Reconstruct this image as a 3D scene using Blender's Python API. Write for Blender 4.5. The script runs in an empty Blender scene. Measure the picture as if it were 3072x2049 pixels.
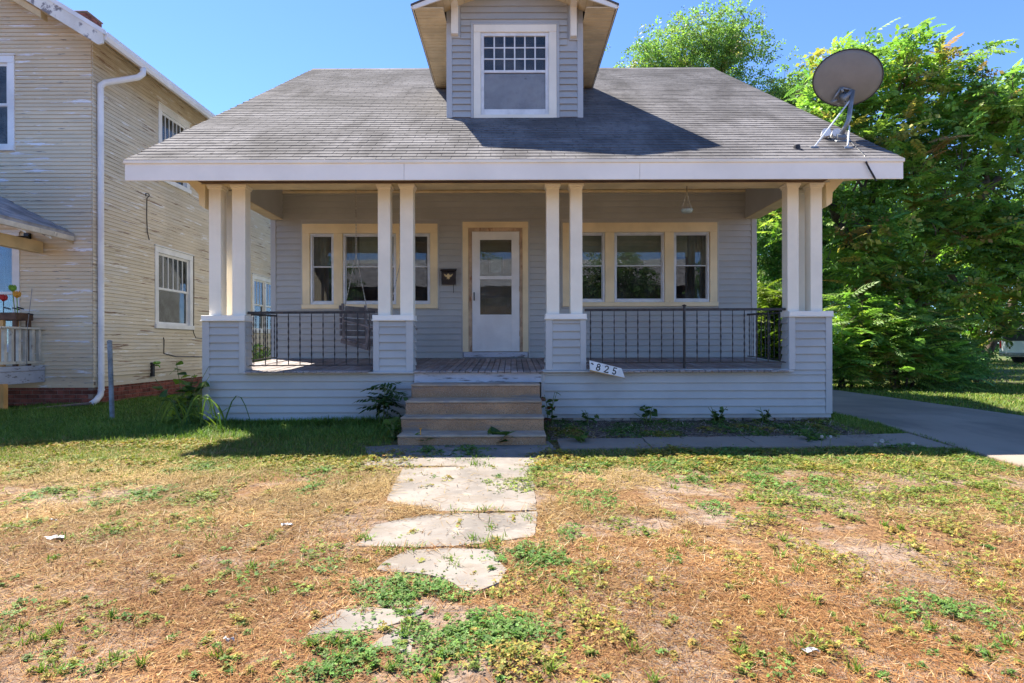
import bpy, bmesh, math, random
import numpy as np
from mathutils import Vector, Matrix

# ------------------------------------------------------------------ camera, sky, sun, exposure
scene = bpy.context.scene
C = bpy.context.collection
F_PX, HY, CX, CZ = 1780.0, 1035.0, 1536.0, 1.1          # focal length (px), horizon row, centre column, eye height (m)
cam_d = bpy.data.cameras.new('camera'); cam = bpy.data.objects.new('camera', cam_d); C.objects.link(cam)
cam.location = (0, 0, CZ); cam.rotation_euler = (math.pi / 2, 0.0026, 0)
cam_d.sensor_width = 36; cam_d.lens = 36 * F_PX / 3072; cam_d.shift_y = (HY - 1024.5) / 3072
cam_d.clip_start = 0.05; cam_d.clip_end = 3000
scene.camera = cam
SUN_DIR = Vector((1.53, -1.49, -3.355)).normalized()      # the way the light travels: from behind the house, left
SUN_EL = math.asin(-SUN_DIR.z)
SUN_AZ = math.atan2(-SUN_DIR.x, -SUN_DIR.y)               # from +Y towards +X
world = bpy.data.worlds.new('World'); scene.world = world; world.use_nodes = True
wn = world.node_tree; wn.nodes.clear()
sky = wn.nodes.new('ShaderNodeTexSky'); sky.sky_type = 'NISHITA'; sky.sun_disc = False
sky.sun_elevation = SUN_EL; sky.sun_rotation = SUN_AZ
sky.altitude = 500; sky.air_density = 0.62; sky.dust_density = 0.0; sky.ozone_density = 9.0
bg = wn.nodes.new('ShaderNodeBackground'); bg.inputs[1].default_value = 0.118
wo = wn.nodes.new('ShaderNodeOutputWorld')
wn.links.new(sky.outputs[0], bg.inputs[0]); wn.links.new(bg.outputs[0], wo.inputs[0])
sun_d = bpy.data.lights.new('sun', 'SUN'); sun_d.energy = 4.8; sun_d.angle = math.radians(0.53); sun_d.color = (1.0, 0.93, 0.82)
sun = bpy.data.objects.new('sun', sun_d); C.objects.link(sun); sun.location = (-20, 20, 40)
sun.rotation_euler = SUN_DIR.to_track_quat('-Z', 'Y').to_euler()
vs = scene.view_settings
vs.view_transform = 'Standard'; vs.look = 'None'; vs.gamma = 1.0; vs.use_curve_mapping = False; vs.exposure = 1.75
scene.render.engine = 'CYCLES'
scene.cycles.max_bounces = 8; scene.cycles.transparent_max_bounces = 24; scene.cycles.diffuse_bounces = 5
scene.cycles.use_denoising = True

R = math.radians
rng = np.random.default_rng(825)
random.seed(825)
def X(px, D): return (px - CX) * D / F_PX
def Z(py, D): return CZ + (HY - py) * D / F_PX
def gz(x, y):
    """height of the ground at x, y"""
    t = np.clip((np.asarray(y, float) - 5.2) / 2.6, 0, 1); t = t * t * (3 - 2 * t)
    return 0.10 * t
def ground_at(px, py):
    D = 6.0
    for _ in range(12): D = (CZ - float(gz(0, D))) * F_PX / (py - HY)
    return X(px, D), D

# ------------------------------------------------------------------ materials
MATS = {}
def _mul(nt, vec_out, s):
    n = nt.nodes.new('ShaderNodeVectorMath'); n.operation = 'MULTIPLY'; n.inputs[1].default_value = s
    nt.links.new(vec_out, n.inputs[0]); return n.outputs[0]
def _noise(nt, pos, s, detail=4, rough=0.6):
    n = nt.nodes.new('ShaderNodeTexNoise'); n.inputs['Scale'].default_value = 1.0
    n.inputs['Detail'].default_value = detail; n.inputs['Roughness'].default_value = rough
    nt.links.new(_mul(nt, pos, s if hasattr(s, '__len__') else (s, s, s)), n.inputs['Vector']); return n.outputs[0]
def _ss(nt, v, lo, hi, a=0.0, b=1.0):
    n = nt.nodes.new('ShaderNodeMapRange'); n.interpolation_type = 'SMOOTHSTEP'
    for i, q in enumerate((lo, hi, a, b)): n.inputs[i + 1].default_value = q
    nt.links.new(v, n.inputs[0]); return n.outputs[0]
def _mix(nt, fac, a, b, mode='MIX'):
    n = nt.nodes.new('ShaderNodeMix'); n.data_type = 'RGBA'; n.blend_type = mode
    for sock, v in ((n.inputs[0], fac), (n.inputs[6], a), (n.inputs[7], b)):
        if hasattr(v, 'default_value') or hasattr(v, 'is_linked'): nt.links.new(v, sock)
        elif isinstance(v, (int, float)): sock.default_value = v
        else: sock.default_value = (*v, 1) if len(v) == 3 else v
    return n.outputs[2]
def mat(name, base, rough=0.7, var=0.08, vscale=1.5, rnd=0.0, bump=None, metal=0.0, layers=(), spec=0.3):
    """procedural surface: base colour, slow tonal variation, layers of wear (colour, scale, threshold, softness), bump (scale, strength, distance)"""
    m = bpy.data.materials.new(name); m.use_nodes = True; nt = m.node_tree
    p = nt.nodes['Principled BSDF']; geo = nt.nodes.new('ShaderNodeNewGeometry'); pos = geo.outputs['Position']
    col = base
    if var:
        f = _noise(nt, pos, vscale, 5)
        dark = tuple(c * (1 - 2.2 * var) for c in base); lite = tuple(min(1, c * (1 + 2.2 * var)) for c in base)
        col = _mix(nt, _ss(nt, f, 0.3, 0.7), dark, lite)
    for (lc, ls, thr, soft) in layers:
        col = _mix(nt, _ss(nt, _noise(nt, pos, ls, 6, 0.65), thr - soft, thr + soft), col, lc)
    if rnd:
        oi = nt.nodes.new('ShaderNodeObjectInfo')
        g = _ss(nt, oi.outputs['Random'], 0, 1, 1 - rnd, 1 + rnd); n = nt.nodes.new('ShaderNodeMapRange')
        for i, q in enumerate((0, 1, 1 - rnd, 1 + rnd)): n.inputs[i + 1].default_value = q
        nt.links.new(oi.outputs['Random'], n.inputs[0])
        cmb = nt.nodes.new('ShaderNodeCombineColor')
        for i in range(3): nt.links.new(n.outputs[0], cmb.inputs[i])
        col = _mix(nt, 1.0, col, cmb.outputs[0], 'MULTIPLY')
    if isinstance(col, tuple): p.inputs['Base Color'].default_value = (*col, 1)
    else: nt.links.new(col, p.inputs['Base Color'])
    p.inputs['Roughness'].default_value = rough; p.inputs['Metallic'].default_value = metal
    p.inputs['Specular IOR Level'].default_value = spec
    if bump:
        b = nt.nodes.new('ShaderNodeBump'); b.inputs['Strength'].default_value = bump[1]; b.inputs['Distance'].default_value = bump[2]
        nt.links.new(_noise(nt, pos, bump[0], 6), b.inputs['Height']); nt.links.new(b.outputs[0], p.inputs['Normal'])
    MATS[name] = m; return m
def mat_leaf(name, trans=0.35, rough=0.5, spec=0.35):
    """leaf or blade: colour stored on the vertices (each leaf its own tint), thin so that light passes through"""
    m = bpy.data.materials.new(name); m.use_nodes = True; nt = m.node_tree
    p = nt.nodes['Principled BSDF']; at = nt.nodes.new('ShaderNodeAttribute'); at.attribute_name = 'Col'
    nt.links.new(at.outputs[0], p.inputs['Base Color']); p.inputs['Roughness'].default_value = rough
    p.inputs['Specular IOR Level'].default_value = spec
    if trans:
        t = nt.nodes.new('ShaderNodeBsdfTranslucent'); mx = nt.nodes.new('ShaderNodeMixShader'); mx.inputs[0].default_value = trans
        c2 = _mix(nt, 1.0, at.outputs[0], (1.05, 1.2, 0.6), 'MULTIPLY'); nt.links.new(c2, t.inputs[0])
        nt.links.new(p.outputs[0], mx.inputs[1]); nt.links.new(t.outputs[0], mx.inputs[2])
        nt.links.new(mx.outputs[0], nt.nodes['Material Output'].inputs[0])
    MATS[name] = m; return m
def mat_glass(name, tint=(0.75, 0.8, 0.8), dirt=0.06):
    m = bpy.data.materials.new(name); m.use_nodes = True; nt = m.node_tree; nt.nodes.remove(nt.nodes['Principled BSDF'])
    tr = nt.nodes.new('ShaderNodeBsdfTransparent'); tr.inputs[0].default_value = (*tint, 1)
    gl = nt.nodes.new('ShaderNodeBsdfGlossy'); gl.inputs['Roughness'].default_value = 0.01; gl.inputs[0].default_value = (.95, .97, 1, 1)
    df = nt.nodes.new('ShaderNodeBsdfDiffuse'); df.inputs[0].default_value = (.5, .5, .48, 1)
    fr = nt.nodes.new('ShaderNodeFresnel'); fr.inputs[0].default_value = 1.5
    geo = nt.nodes.new('ShaderNodeNewGeometry')
    b = nt.nodes.new('ShaderNodeBump'); b.inputs['Strength'].default_value = 0.05; b.inputs['Distance'].default_value = 0.01
    nt.links.new(_noise(nt, geo.outputs['Position'], 2.5, 1), b.inputs['Height'])
    nt.links.new(b.outputs[0], gl.inputs['Normal'])
    m1 = nt.nodes.new('ShaderNodeMixShader'); m2 = nt.nodes.new('ShaderNodeMixShader')
    nt.links.new(fr.outputs[0], m1.inputs[0]); nt.links.new(tr.outputs[0], m1.inputs[1]); nt.links.new(gl.outputs[0], m1.inputs[2])
    nt.links.new(_ss(nt, _noise(nt, geo.outputs['Position'], 5, 5), 0.35, 0.8, dirt * .4, dirt * 2), m2.inputs[0])
    nt.links.new(m1.outputs[0], m2.inputs[1]); nt.links.new(df.outputs[0], m2.inputs[2])
    nt.links.new(m2.outputs[0], nt.nodes['Material Output'].inputs[0]); MATS[name] = m; return m

# ------------------------------------------------------------------ objects
def root(name, loc, label, cat, group=None):
    o = bpy.data.objects.new(name, None); o.empty_display_size = 0.2; o.location = loc; C.objects.link(o)
    o['label'] = label; o['category'] = cat
    if group: o['group'] = group
    return o
def tag(o, label=None, cat=None, group=None, kind=None):
    for k, v in (('label', label), ('category', cat), ('group', group), ('kind', kind)):
        if v: o[k] = v
    return o
WORLD_OF = {}
def link(name, me, m, parent=None, M=None):
    o = bpy.data.objects.new(name, me); C.objects.link(o)
    if M is not None: o.matrix_basis = M
    if m is not None and len(me.materials) == 0: me.materials.append(MATS[m] if isinstance(m, str) else m)
    WORLD_OF[o.name] = o.matrix_basis.copy()
    if parent is not None:
        o.parent = parent
        o.matrix_parent_inverse = WORLD_OF.get(parent.name, parent.matrix_basis).inverted()
    return o
class MB:
    def __init__(s): s.bm = bmesh.new()
    def box(s, x0, x1, y0, y1, z0, z1, b=0.004, rot=None):
        lo = Vector((min(x0, x1), min(y0, y1), min(z0, z1))); hi = Vector((max(x0, x1), max(y0, y1), max(z0, z1)))
        M = Matrix.Translation((lo + hi) / 2) @ (rot if rot is not None else Matrix.Identity(4)) @ Matrix.Diagonal((*(hi - lo), 1))
        r = bmesh.ops.create_cube(s.bm, size=1.0, matrix=M)
        b = min(b, 0.3 * min(hi - lo))
        if b > 0:
            es = list({e for v in r['verts'] for e in v.link_edges})
            bmesh.ops.bevel(s.bm, geom=es, offset=b, segments=1, affect='EDGES', clamp_overlap=True)
        return s
    def prism(s, pts, axis, a0, a1):
        """polygon in the plane across `axis`, extruded from a0 to a1"""
        def P(u, v, a): return {'x': (a, u, v), 'y': (u, a, v), 'z': (u, v, a)}[axis]
        A = [s.bm.verts.new(P(u, v, a0)) for u, v in pts]; B = [s.bm.verts.new(P(u, v, a1)) for u, v in pts]
        n = len(pts); s.bm.faces.new(A); s.bm.faces.new(B[::-1])
        for i in range(n): s.bm.faces.new((A[i], B[i], B[(i + 1) % n], A[(i + 1) % n]))
        return s
    def tube(s, pts, r, seg=8, cap=True):
        pts = [Vector(p) for p in pts]; rs = r if hasattr(r, '__len__') else [r] * len(pts); rings = []
        for i, p in enumerate(pts):
            t = (pts[min(i + 1, len(pts) - 1)] - pts[max(i - 1, 0)]).normalized()
            a = t.orthogonal().normalized() if i == 0 else (a - t * a.dot(t)).normalized()
            b = t.cross(a)
            rings.append([s.bm.verts.new(p + (a * math.cos(k * 2 * math.pi / seg) + b * math.sin(k * 2 * math.pi / seg)) * rs[i]) for k in range(seg)])
        for i in range(len(rings) - 1):
            for k in range(seg): s.bm.faces.new((rings[i][k], rings[i][(k + 1) % seg], rings[i + 1][(k + 1) % seg], rings[i + 1][k]))
        if cap: s.bm.faces.new(rings[0][::-1]); s.bm.faces.new(rings[-1])
        return s
    def face(s, pts): s.bm.faces.new([s.bm.verts.new(p) for p in pts]); return s
    def mesh(s, name, smooth=False):
        bmesh.ops.recalc_face_normals(s.bm, faces=s.bm.faces[:])
        me = bpy.data.meshes.new(name); s.bm.to_mesh(me); s.bm.free()
        if smooth: me.polygons.foreach_set('use_smooth', [True] * len(me.polygons))
        return me
    def build(s, name, m, parent=None, smooth=False, M=None): return link(name, s.mesh(name, smooth), m, parent, M)
def np_mesh(name, V, Fc, col=None, smooth=False):
    """V (n,3); Fc (m,k) all faces with k corners; col (n,3) one tint for each vertex"""
    V = np.ascontiguousarray(V, np.float32); Fc = np.ascontiguousarray(Fc, np.int32); m, k = Fc.shape
    me = bpy.data.meshes.new(name); me.vertices.add(len(V)); me.vertices.foreach_set('co', V.ravel())
    me.loops.add(m * k); me.loops.foreach_set('vertex_index', Fc.ravel())
    me.polygons.add(m); me.polygons.foreach_set('loop_start', np.arange(0, m * k, k, dtype=np.int32))
    me.polygons.foreach_set('use_smooth', np.full(m, bool(smooth)))
    me.update(calc_edges=True)
    if col is not None:
        a = me.color_attributes.new('Col', 'FLOAT_COLOR', 'POINT')
        a.data.foreach_set('color', np.concatenate([np.clip(col, 0, 1), np.ones((len(V), 1))], 1).astype(np.float32).ravel())
    return me
def unit(name, fn, m):
    mb = MB(); fn(mb); me = mb.mesh(name); me.materials.append(MATS[m]); return me
def TRS(loc, rz=0, sc=(1, 1, 1), rx=0, ry=0):
    return Matrix.Translation(loc) @ Matrix.Rotation(rz, 4, 'Z') @ Matrix.Rotation(ry, 4, 'Y') @ Matrix.Rotation(rx, 4, 'X') @ Matrix.Diagonal((*sc, 1))
def cut(u0, u1, z0, z1, holes):
    """what is left of the strip u0..u1 at height z0..z1 once the holes are taken out"""
    segs = [(u0, u1)]
    for (a, b, c, d) in holes:
        if d <= z0 + 0.005 or c >= z1 - 0.005: continue
        out = []
        for (p, q) in segs:
            if b <= p or a >= q: out.append((p, q)); continue
            if a > p: out.append((p, a))
            if b < q: out.append((b, q))
        segs = out
    return [(p, q) for p, q in segs if q - p > 0.012]
def lap_mesh(name, m, t, lip=0.004):
    return unit(name, lambda b: b.prism([(0, .10), (-t + .004, .0), (-t, .0), (-t, 0.06), (-lip, .935), (0, .935)], 'x', 0, 1), m)
def siding(parent, me, org, rz, u0, u1, z0, z1, h, holes=(), jit=0.0, name='siding_board', top=None, joint=0):
    """one board for each course and stretch of wall; local u runs along the wall from org, boards face local -Y"""
    k = 0; z = z0
    while z < z1 - 0.012:
        hh = min(h, z1 - z); a0, a1 = u0, u1
        if top: a0, a1 = top(z, a0, a1)
        for (p, q) in cut(a0, a1, z, z + hh, holes) if a1 > a0 else []:
            pieces = [(p, q)]
            if joint and q - p > joint:
                c = p + (q - p) * random.uniform(.25, .75); pieces = [(p, c - .0015), (c + .0015, q)]
            for (p2, q2) in pieces:
                M = Matrix.Translation(org) @ Matrix.Rotation(rz, 4, 'Z') @ Matrix.Translation((p2, -random.uniform(0, jit), z + random.uniform(-jit, jit) * .5)) @ Matrix.Diagonal((q2 - p2, 1, hh, 1))
                link(name, me, None, parent, M)
        z += h; k += 1
def wall_sheet(mb, org, rz, u0, u1, z0, z1, holes, t=0.1):
    us = sorted({u0, u1, *[h[i] for h in holes for i in (0, 1) if u0 < h[i] < u1]}); zs = sorted({z0, z1, *[h[i] for h in holes for i in (2, 3) if z0 < h[i] < z1]})
    M = Matrix.Translation(org) @ Matrix.Rotation(rz, 4, 'Z')
    for a, b in zip(us, us[1:]):
        for c, d in zip(zs, zs[1:]):
            if any(h[0] < (a + b) / 2 < h[1] and h[2] < (c + d) / 2 < h[3] for h in holes): continue
            n0 = len(mb.bm.verts); r = bmesh.ops.create_cube(mb.bm, size=1, matrix=M @ Matrix.Translation(((a + b) / 2, t / 2, (c + d) / 2)) @ Matrix.Diagonal((b - a, t, d - c, 1)))
    return mb
# ------------------------------------------------------------------ the materials used
mat('siding', (0.41, 0.413, 0.40), 0.5, 0.05, 0.9, rnd=0.03, bump=((3, 3, 60), .12, .004), layers=[((0.36, 0.355, 0.345), (1.1, 1.1, 2.5), .66, .12)])
mat('siding_trim', (0.45, 0.453, 0.445), 0.5, 0.04, 1.2)
mat('white_trim', (0.86, 0.82, 0.74), 0.5, 0.03, 1.0, layers=[((0.50, 0.45, 0.38), (2.0, 2.0, 9), .76, .06)])
mat('cream', (0.80, 0.655, 0.41), 0.5, 0.04, 2.0, layers=[((0.60, 0.45, 0.24), (9, 9, 3), .74, .05)])
mat('column_paint', (0.86, 0.79, 0.65), 0.5, 0.03, 2.0, layers=[((0.55, 0.45, 0.32), (11, 11, 4), .78, .04)])
mat('soffit_paint', (0.70, 0.57, 0.36), 0.6, 0.06, 3.0)
mat('shingle', (0.135, 0.128, 0.128), 0.95, 0.12, 0.9, rnd=0.07, bump=(170, .5, .004), layers=[((0.205, 0.195, 0.195), (0.8, 1.3, 1.3), .55, .14), ((0.085, 0.08, 0.08), (1.6, .45, .45), .57, .12), ((0.09, 0.085, 0.085), (14, 14, 14), .60, .08)], spec=0.15)
mat('shingle_edge', (0.09, 0.085, 0.085), 0.95, 0.1, 3)
mat('porch_plank', (0.27, 0.235, 0.225), 0.8, 0.12, 3.0, rnd=0.16, bump=((40, 4, 40), .3, .003), layers=[((0.38, 0.36, 0.37), (7, 1.6, 7), .6, .08)])
mat('worn_blue', (0.47, 0.48, 0.53), 0.7, 0.06, 2.0, layers=[((0.16, 0.14, 0.13), (4, 9, 26), .60, .05), ((0.62, 0.6, 0.6), (3, 9, 20), .66, .05)], bump=((5, 5, 40), .4, .004))
mat('step_concrete', (0.44, 0.25, 0.13), 0.95, 0.12, 2.6, bump=(95, .8, .01), layers=[((0.33, 0.20, 0.115), (2.2, 2.2, 3.5), .52, .16), ((0.21, 0.13, 0.085), (85, 85, 85), .56, .08), ((0.48, 0.38, 0.29), (110, 110, 110), .61, .05), ((0.22, 0.18, 0.155), (1.2, 1.2, 9), .60, .08)])
mat('step_tread', (0.38, 0.29, 0.21), 0.95, 0.1, 4, bump=(80, .6, .006), layers=[((0.26, 0.24, 0.23), (5, 9, 9), .60, .1)])
mat('walk_concrete', (0.20, 0.177, 0.155), 0.92, 0.12, 2.3, bump=(130, .5, .004), layers=[((0.19, 0.16, 0.13), (3.2, 3.2, 2.2), .58, .10), ((0.26, 0.23, 0.20), (7, 7, 7), .62, .06), ((0.12, 0.10, 0.08), (38, 38, 38), .68, .03)])
mat('drive_concrete', (0.245, 0.20, 0.16), 0.92, 0.09, 0.7, bump=(90, .5, .004), layers=[((0.17, 0.14, 0.115), (1.0, .35, 1), .60, .12), ((0.10, 0.09, 0.08), (24, 24, 24), .72, .03)])
mat('foundation', (0.40, 0.34, 0.28), 0.95, 0.15, 6, bump=(30, .8, .02), layers=[((0.45, 0.22, 0.13), (3, 3, 7), .63, .06), ((0.2, 0.18, 0.16), (8, 8, 14), .58, .08)])
mat('iron', (0.035, 0.032, 0.032), 0.45, 0.2, 20, layers=[((0.12, 0.06, 0.035), (18, 18, 18), .66, .08)])
mat('aluminium', (0.62, 0.64, 0.66), 0.4, 0.05, 5, metal=0.25)
mat('sash_white', (0.72, 0.72, 0.71), 0.5, 0.05, 6)
mat('storm_door', (0.76, 0.745, 0.71), 0.45, 0.04, 2, layers=[((0.45, 0.38, 0.33), (3, 3, 5), .74, .07)])
mat('door_wood', (0.40, 0.30, 0.17), 0.55, 0.08, 3, bump=((30, 30, 3), .15, .003))
mat('jamb_rust', (0.50, 0.36, 0.24), 0.7, 0.12, 5, layers=[((0.26, 0.11, 0.05), (14, 14, 4), .6, .08)])
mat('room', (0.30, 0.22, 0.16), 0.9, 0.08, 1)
mat('shade_cloth', (0.55, 0.54, 0.42), 0.9, 0.06, 3)
mat('board_grey', (0.42, 0.41, 0.39), 0.85, 0.08, 3, layers=[((0.18, 0.17, 0.17), (5, 5, 12), .68, .05)])
mat('curtain', (0.42, 0.39, 0.33), 0.9, 0.08, 4)
mat('black_plastic', (0.02, 0.02, 0.022), 0.4, 0.1, 10)
mat('mailbox_metal', (0.030, 0.022, 0.020), 0.4, 0.15, 10)
mat('brass', (0.55, 0.38, 0.17), 0.4, 0.1, 20, metal=0.7)
mat('sign_white', (0.72, 0.72, 0.70), 0.6, 0.05, 6, layers=[((0.42, 0.36, 0.28), (30, 30, 30), .70, .04)])
mat('sign_edge', (0.50, 0.33, 0.16), 0.8, 0.1, 10)
mat('ink', (0.025, 0.025, 0.028), 0.5, 0, 1)
mat('dish_grey', (0.20, 0.195, 0.19), 0.45, 0.04, 3)
mat('galvanised', (0.24, 0.255, 0.27), 0.45, 0.1, 12, metal=0.55)
mat('post_blue', (0.20, 0.24, 0.28), 0.6, 0.14, 9, metal=0.35, layers=[((0.12, 0.09, 0.07), (25, 25, 8), .66, .06)])
mat('lnb_white', (0.75, 0.75, 0.74), 0.4, 0.03, 5)
mat('swing_wood', (0.22, 0.19, 0.18), 0.8, 0.12, 8, rnd=0.15, bump=((8, 8, 50), .3, .003))
mat('chain', (0.42, 0.40, 0.36), 0.45, 0.2, 40, metal=0.6)
mat('clapboard', (0.67, 0.56, 0.395), 0.75, 0.06, 0.6, rnd=0.05, bump=((4, 4, 30), .25, .004),
    layers=[((0.66, 0.565, 0.41), (1.0, 1.0, 6), .56, .05), ((0.78, 0.77, 0.78), (1.3, 1.3, 13), .60, .012), ((0.20, 0.18, 0.17), (1.8, 1.8, 26), .64, .012), ((0.44, 0.39, 0.33), (0.6, 0.6, 5), .66, .05)])
mat('clapboard_side', (0.64, 0.56, 0.43), 0.75, 0.06, 0.6, rnd=0.05, bump=((4, 4, 30), .25, .004),
    layers=[((0.66, 0.60, 0.50), (1.0, 1.0, 9), .56, .05), ((0.78, 0.76, 0.74), (1.8, 1.8, 15), .62, .012), ((0.28, 0.19, 0.13), (1.0, 1.0, 20), .61, .012)])
mat('old_white', (0.74, 0.74, 0.74), 0.6, 0.05, 2, layers=[((0.42, 0.38, 0.34), (6, 6, 10), .70, .04)])
mat('old_rake', (0.70, 0.67, 0.60), 0.75, 0.06, 2, layers=[((0.24, 0.22, 0.22), (3.2, 3.2, 3.2), .56, .03)], bump=(25, .5, .006))
mat('old_cream', (0.60, 0.45, 0.25), 0.7, 0.07, 2, layers=[((0.38, 0.26, 0.14), (5, 5, 12), .68, .05)])
mat('gutter_white', (0.78, 0.78, 0.80), 0.35, 0.04, 2, layers=[((0.45, 0.42, 0.38), (5, 5, 12), .74, .05)])
mat('brick_red', (0.215, 0.068, 0.048), 0.85, 0.16, 8, rnd=0.28, bump=(60, .5, .006), layers=[((0.50, 0.46, 0.44), (16, 16, 5), .755, .025)])
mat('mortar', (0.26, 0.19, 0.16), 0.95, 0.1, 10, bump=(70, .5, .006))
mat('old_shingle', (0.30, 0.30, 0.32), 0.9, 0.15, 3, rnd=0.15, bump=(120, .5, .004))
mat('rail_cream', (0.62, 0.56, 0.46), 0.7, 0.08, 5, layers=[((0.30, 0.25, 0.2), (14, 14, 6), .64, .05)])
mat('new_wood', (0.62, 0.33, 0.11), 0.65, 0.08, 5, bump=((40, 40, 4), .2, .003))
mat('dark_wood', (0.12, 0.065, 0.04), 0.7, 0.12, 6)
mat('old_plank', (0.16, 0.12, 0.10), 0.9, 0.2, 5)
mat('tulip_red', (0.42, 0.03, 0.03), 0.5, 0.1, 20)
mat('tulip_orange', (0.62, 0.30, 0.04), 0.5, 0.1, 20)
mat('tulip_green', (0.16, 0.34, 0.04), 0.5, 0.1, 20)
mat('bark', (0.11, 0.085, 0.065), 0.95, 0.22, 6, bump=((14, 14, 4), .8, .02))
mat('car_white', (0.72, 0.73, 0.74), 0.25, 0.02, 2, spec=.5)
mat('tail_red', (0.35, 0.02, 0.02), 0.3, 0, 1)
mat('rubber', (0.03, 0.03, 0.03), 0.8, 0.1, 8)
mat('paper', (0.52, 0.50, 0.48), 0.8, 0.05, 20)
mat('feeder_green', (0.32, 0.38, 0.36), 0.5, 0.08, 15)
mat('asphalt', (0.055, 0.055, 0.055), 0.9, 0.1, 2, bump=(90, .4, .004))
mat('brick_far', (0.10, 0.058, 0.042), 0.9, 0.12, 3)
mat('mulch', (0.15, 0.115, 0.09), 0.95, 0.25, 14, bump=(60, 1.0, .02))
mat_leaf('leaf', 0.5); mat_leaf('blade', 0.30, 0.6, 0.2); mat_leaf('straw', 0.12, 0.75, 0.15)
mat_glass('glass'); mat_glass('clear_glass', (.96, .96, .96), .03); mat_glass('screened_glass', (0.30, 0.30, 0.30), 0.04); mat_glass('old_glass', (0.6, 0.64, 0.66), 0.08)
mat('old_soffit', (0.76, 0.58, 0.34), 0.7, 0.06, 2)
# ------------------------------------------------------------------ ground, walks, drive
def ground_material():
    m = bpy.data.materials.new('ground'); m.use_nodes = True; nt = m.node_tree; p = nt.nodes['Principled BSDF']
    geo = nt.nodes.new('ShaderNodeNewGeometry'); pos = geo.outputs['Position']
    dirt = _mix(nt, _ss(nt, _noise(nt, pos, 9, 6), .35, .65), (0.17, 0.12, 0.09), (0.30, 0.225, 0.175))
    thatch = _mix(nt, _ss(nt, _noise(nt, pos, (60, 60, 60), 4), .35, .65), (0.10, 0.05, 0.025), (0.27, 0.155, 0.075))
    col = _mix(nt, _ss(nt, _noise(nt, pos, 1.3, 5, .7), .44, .56), dirt, thatch)
    green = _mix(nt, _ss(nt, _noise(nt, pos, 30, 4), .35, .65), (0.045, 0.075, 0.02), (0.11, 0.13, 0.04))
    sep = nt.nodes.new('ShaderNodeSeparateXYZ'); nt.links.new(pos, sep.inputs[0])
    far = _ss(nt, sep.outputs[1], 5.6, 7.0)
    fm = nt.nodes.new('ShaderNodeMath'); fm.operation = 'MULTIPLY'; nt.links.new(far, fm.inputs[0])
    nt.links.new(_ss(nt, _noise(nt, pos, .8, 5), .30, .5), fm.inputs[1])
    col = _mix(nt, fm.outputs[0], col, green)
    nt.links.new(col, p.inputs['Base Color']); p.inputs['Roughness'].default_value = 0.98; p.inputs['Specular IOR Level'].default_value = 0.1
    b = nt.nodes.new('ShaderNodeBump'); b.inputs['Strength'].default_value = .9; b.inputs['Distance'].default_value = .03
    nt.links.new(_noise(nt, pos, 40, 6), b.inputs['Height']); nt.links.new(b.outputs[0], p.inputs['Normal']); MATS['ground'] = m
ground_material()
def lump(x, y):
    return 0.007 * (np.sin(x * 2.3 + 1.1 * np.sin(y * 1.7)) * np.sin(y * 2.9 + .8 * np.sin(x * 1.3))) + 0.003 * np.sin(x * 9.1 + y * 3) * np.sin(y * 11.3 - x * 2)
def gh(x, y):
    """ground with its small lumps, smoothed out by the house"""
    f = np.clip((6.0 - np.asarray(y, float)) / 0.8, 0.15, 1)
    return gz(x, y) + lump(np.asarray(x, float), np.asarray(y, float)) * f
xs = np.concatenate([[-1500, -400, -120, -50, -28], np.arange(-16, 16.01, .14), [28, 50, 120, 400, 1500]])
ys = np.concatenate([[-1500, -400, -120, -40, -14], np.arange(-4, 12.01, .14), [13.5, 16, 20, 27, 40, 120, 400, 1500]])
gx, gy = np.meshgrid(xs, ys); V = np.stack([gx, gy, gh(gx, gy)], -1).reshape(-1, 3)
nx, ny = len(xs), len(ys); ii = (np.arange(ny - 1)[:, None] * nx + np.arange(nx - 1)).ravel()
g = link('ground', np_mesh('ground', V, np.stack([ii, ii + 1, ii + nx + 1, ii + nx], 1), smooth=True), 'ground'); tag(g, kind='structure')

def slab(name, pts, top, m, parent=None, thick=0.09, rough_edge=0.008):
    """a concrete slab from its ground outline, edges worn uneven"""
    out = []
    for i, (a, b) in enumerate(zip(pts, pts[1:] + pts[:1])):
        n = max(2, int(math.hypot(b[0] - a[0], b[1] - a[1]) / .07))
        for k in range(n):
            t = k / n; j = rough_edge if k else 0
            out.append((a[0] + (b[0] - a[0]) * t + random.uniform(-j, j), a[1] + (b[1] - a[1]) * t + random.uniform(-j, j)))
    bm = bmesh.new(); cx = sum(p[0] for p in out) / len(out); cy = sum(p[1] for p in out) / len(out)
    zt = lambda x, y: float(gz(x, y)) + top
    T = [bm.verts.new((x + (cx - x) * .006, y + (cy - y) * .006, zt(x, y))) for x, y in out]
    Bv = [bm.verts.new((x, y, zt(x, y) - .012)) for x, y in out]; L = [bm.verts.new((x, y, zt(x, y) - thick)) for x, y in out]
    bm.faces.new(T); n = len(out)
    for i in range(n):
        j = (i + 1) % n
        bm.faces.new((T[i], T[j], Bv[j], Bv[i])); bm.faces.new((Bv[i], Bv[j], L[j], L[i]))
    bmesh.ops.recalc_face_normals(bm, faces=bm.faces[:]); bmesh.ops.triangulate(bm, faces=[f for f in bm.faces if len(f.verts) > 4])
    me = bpy.data.meshes.new(name); bm.to_mesh(me); bm.free()
    return link(name, me, m, parent)
def zpts(l, x0=850, y0=1250, s=.5095): return [ground_at(x0 + a * s, y0 + b * s) for a, b in l]
walk = tag(slab('front_walk', zpts([(700, 308), (1462, 281), (1474, 400), (1490, 556), (1200, 566), (905, 562), (760, 525), (600, 510), (645, 400)]), .008, 'walk_concrete'), kind='structure')
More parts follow.
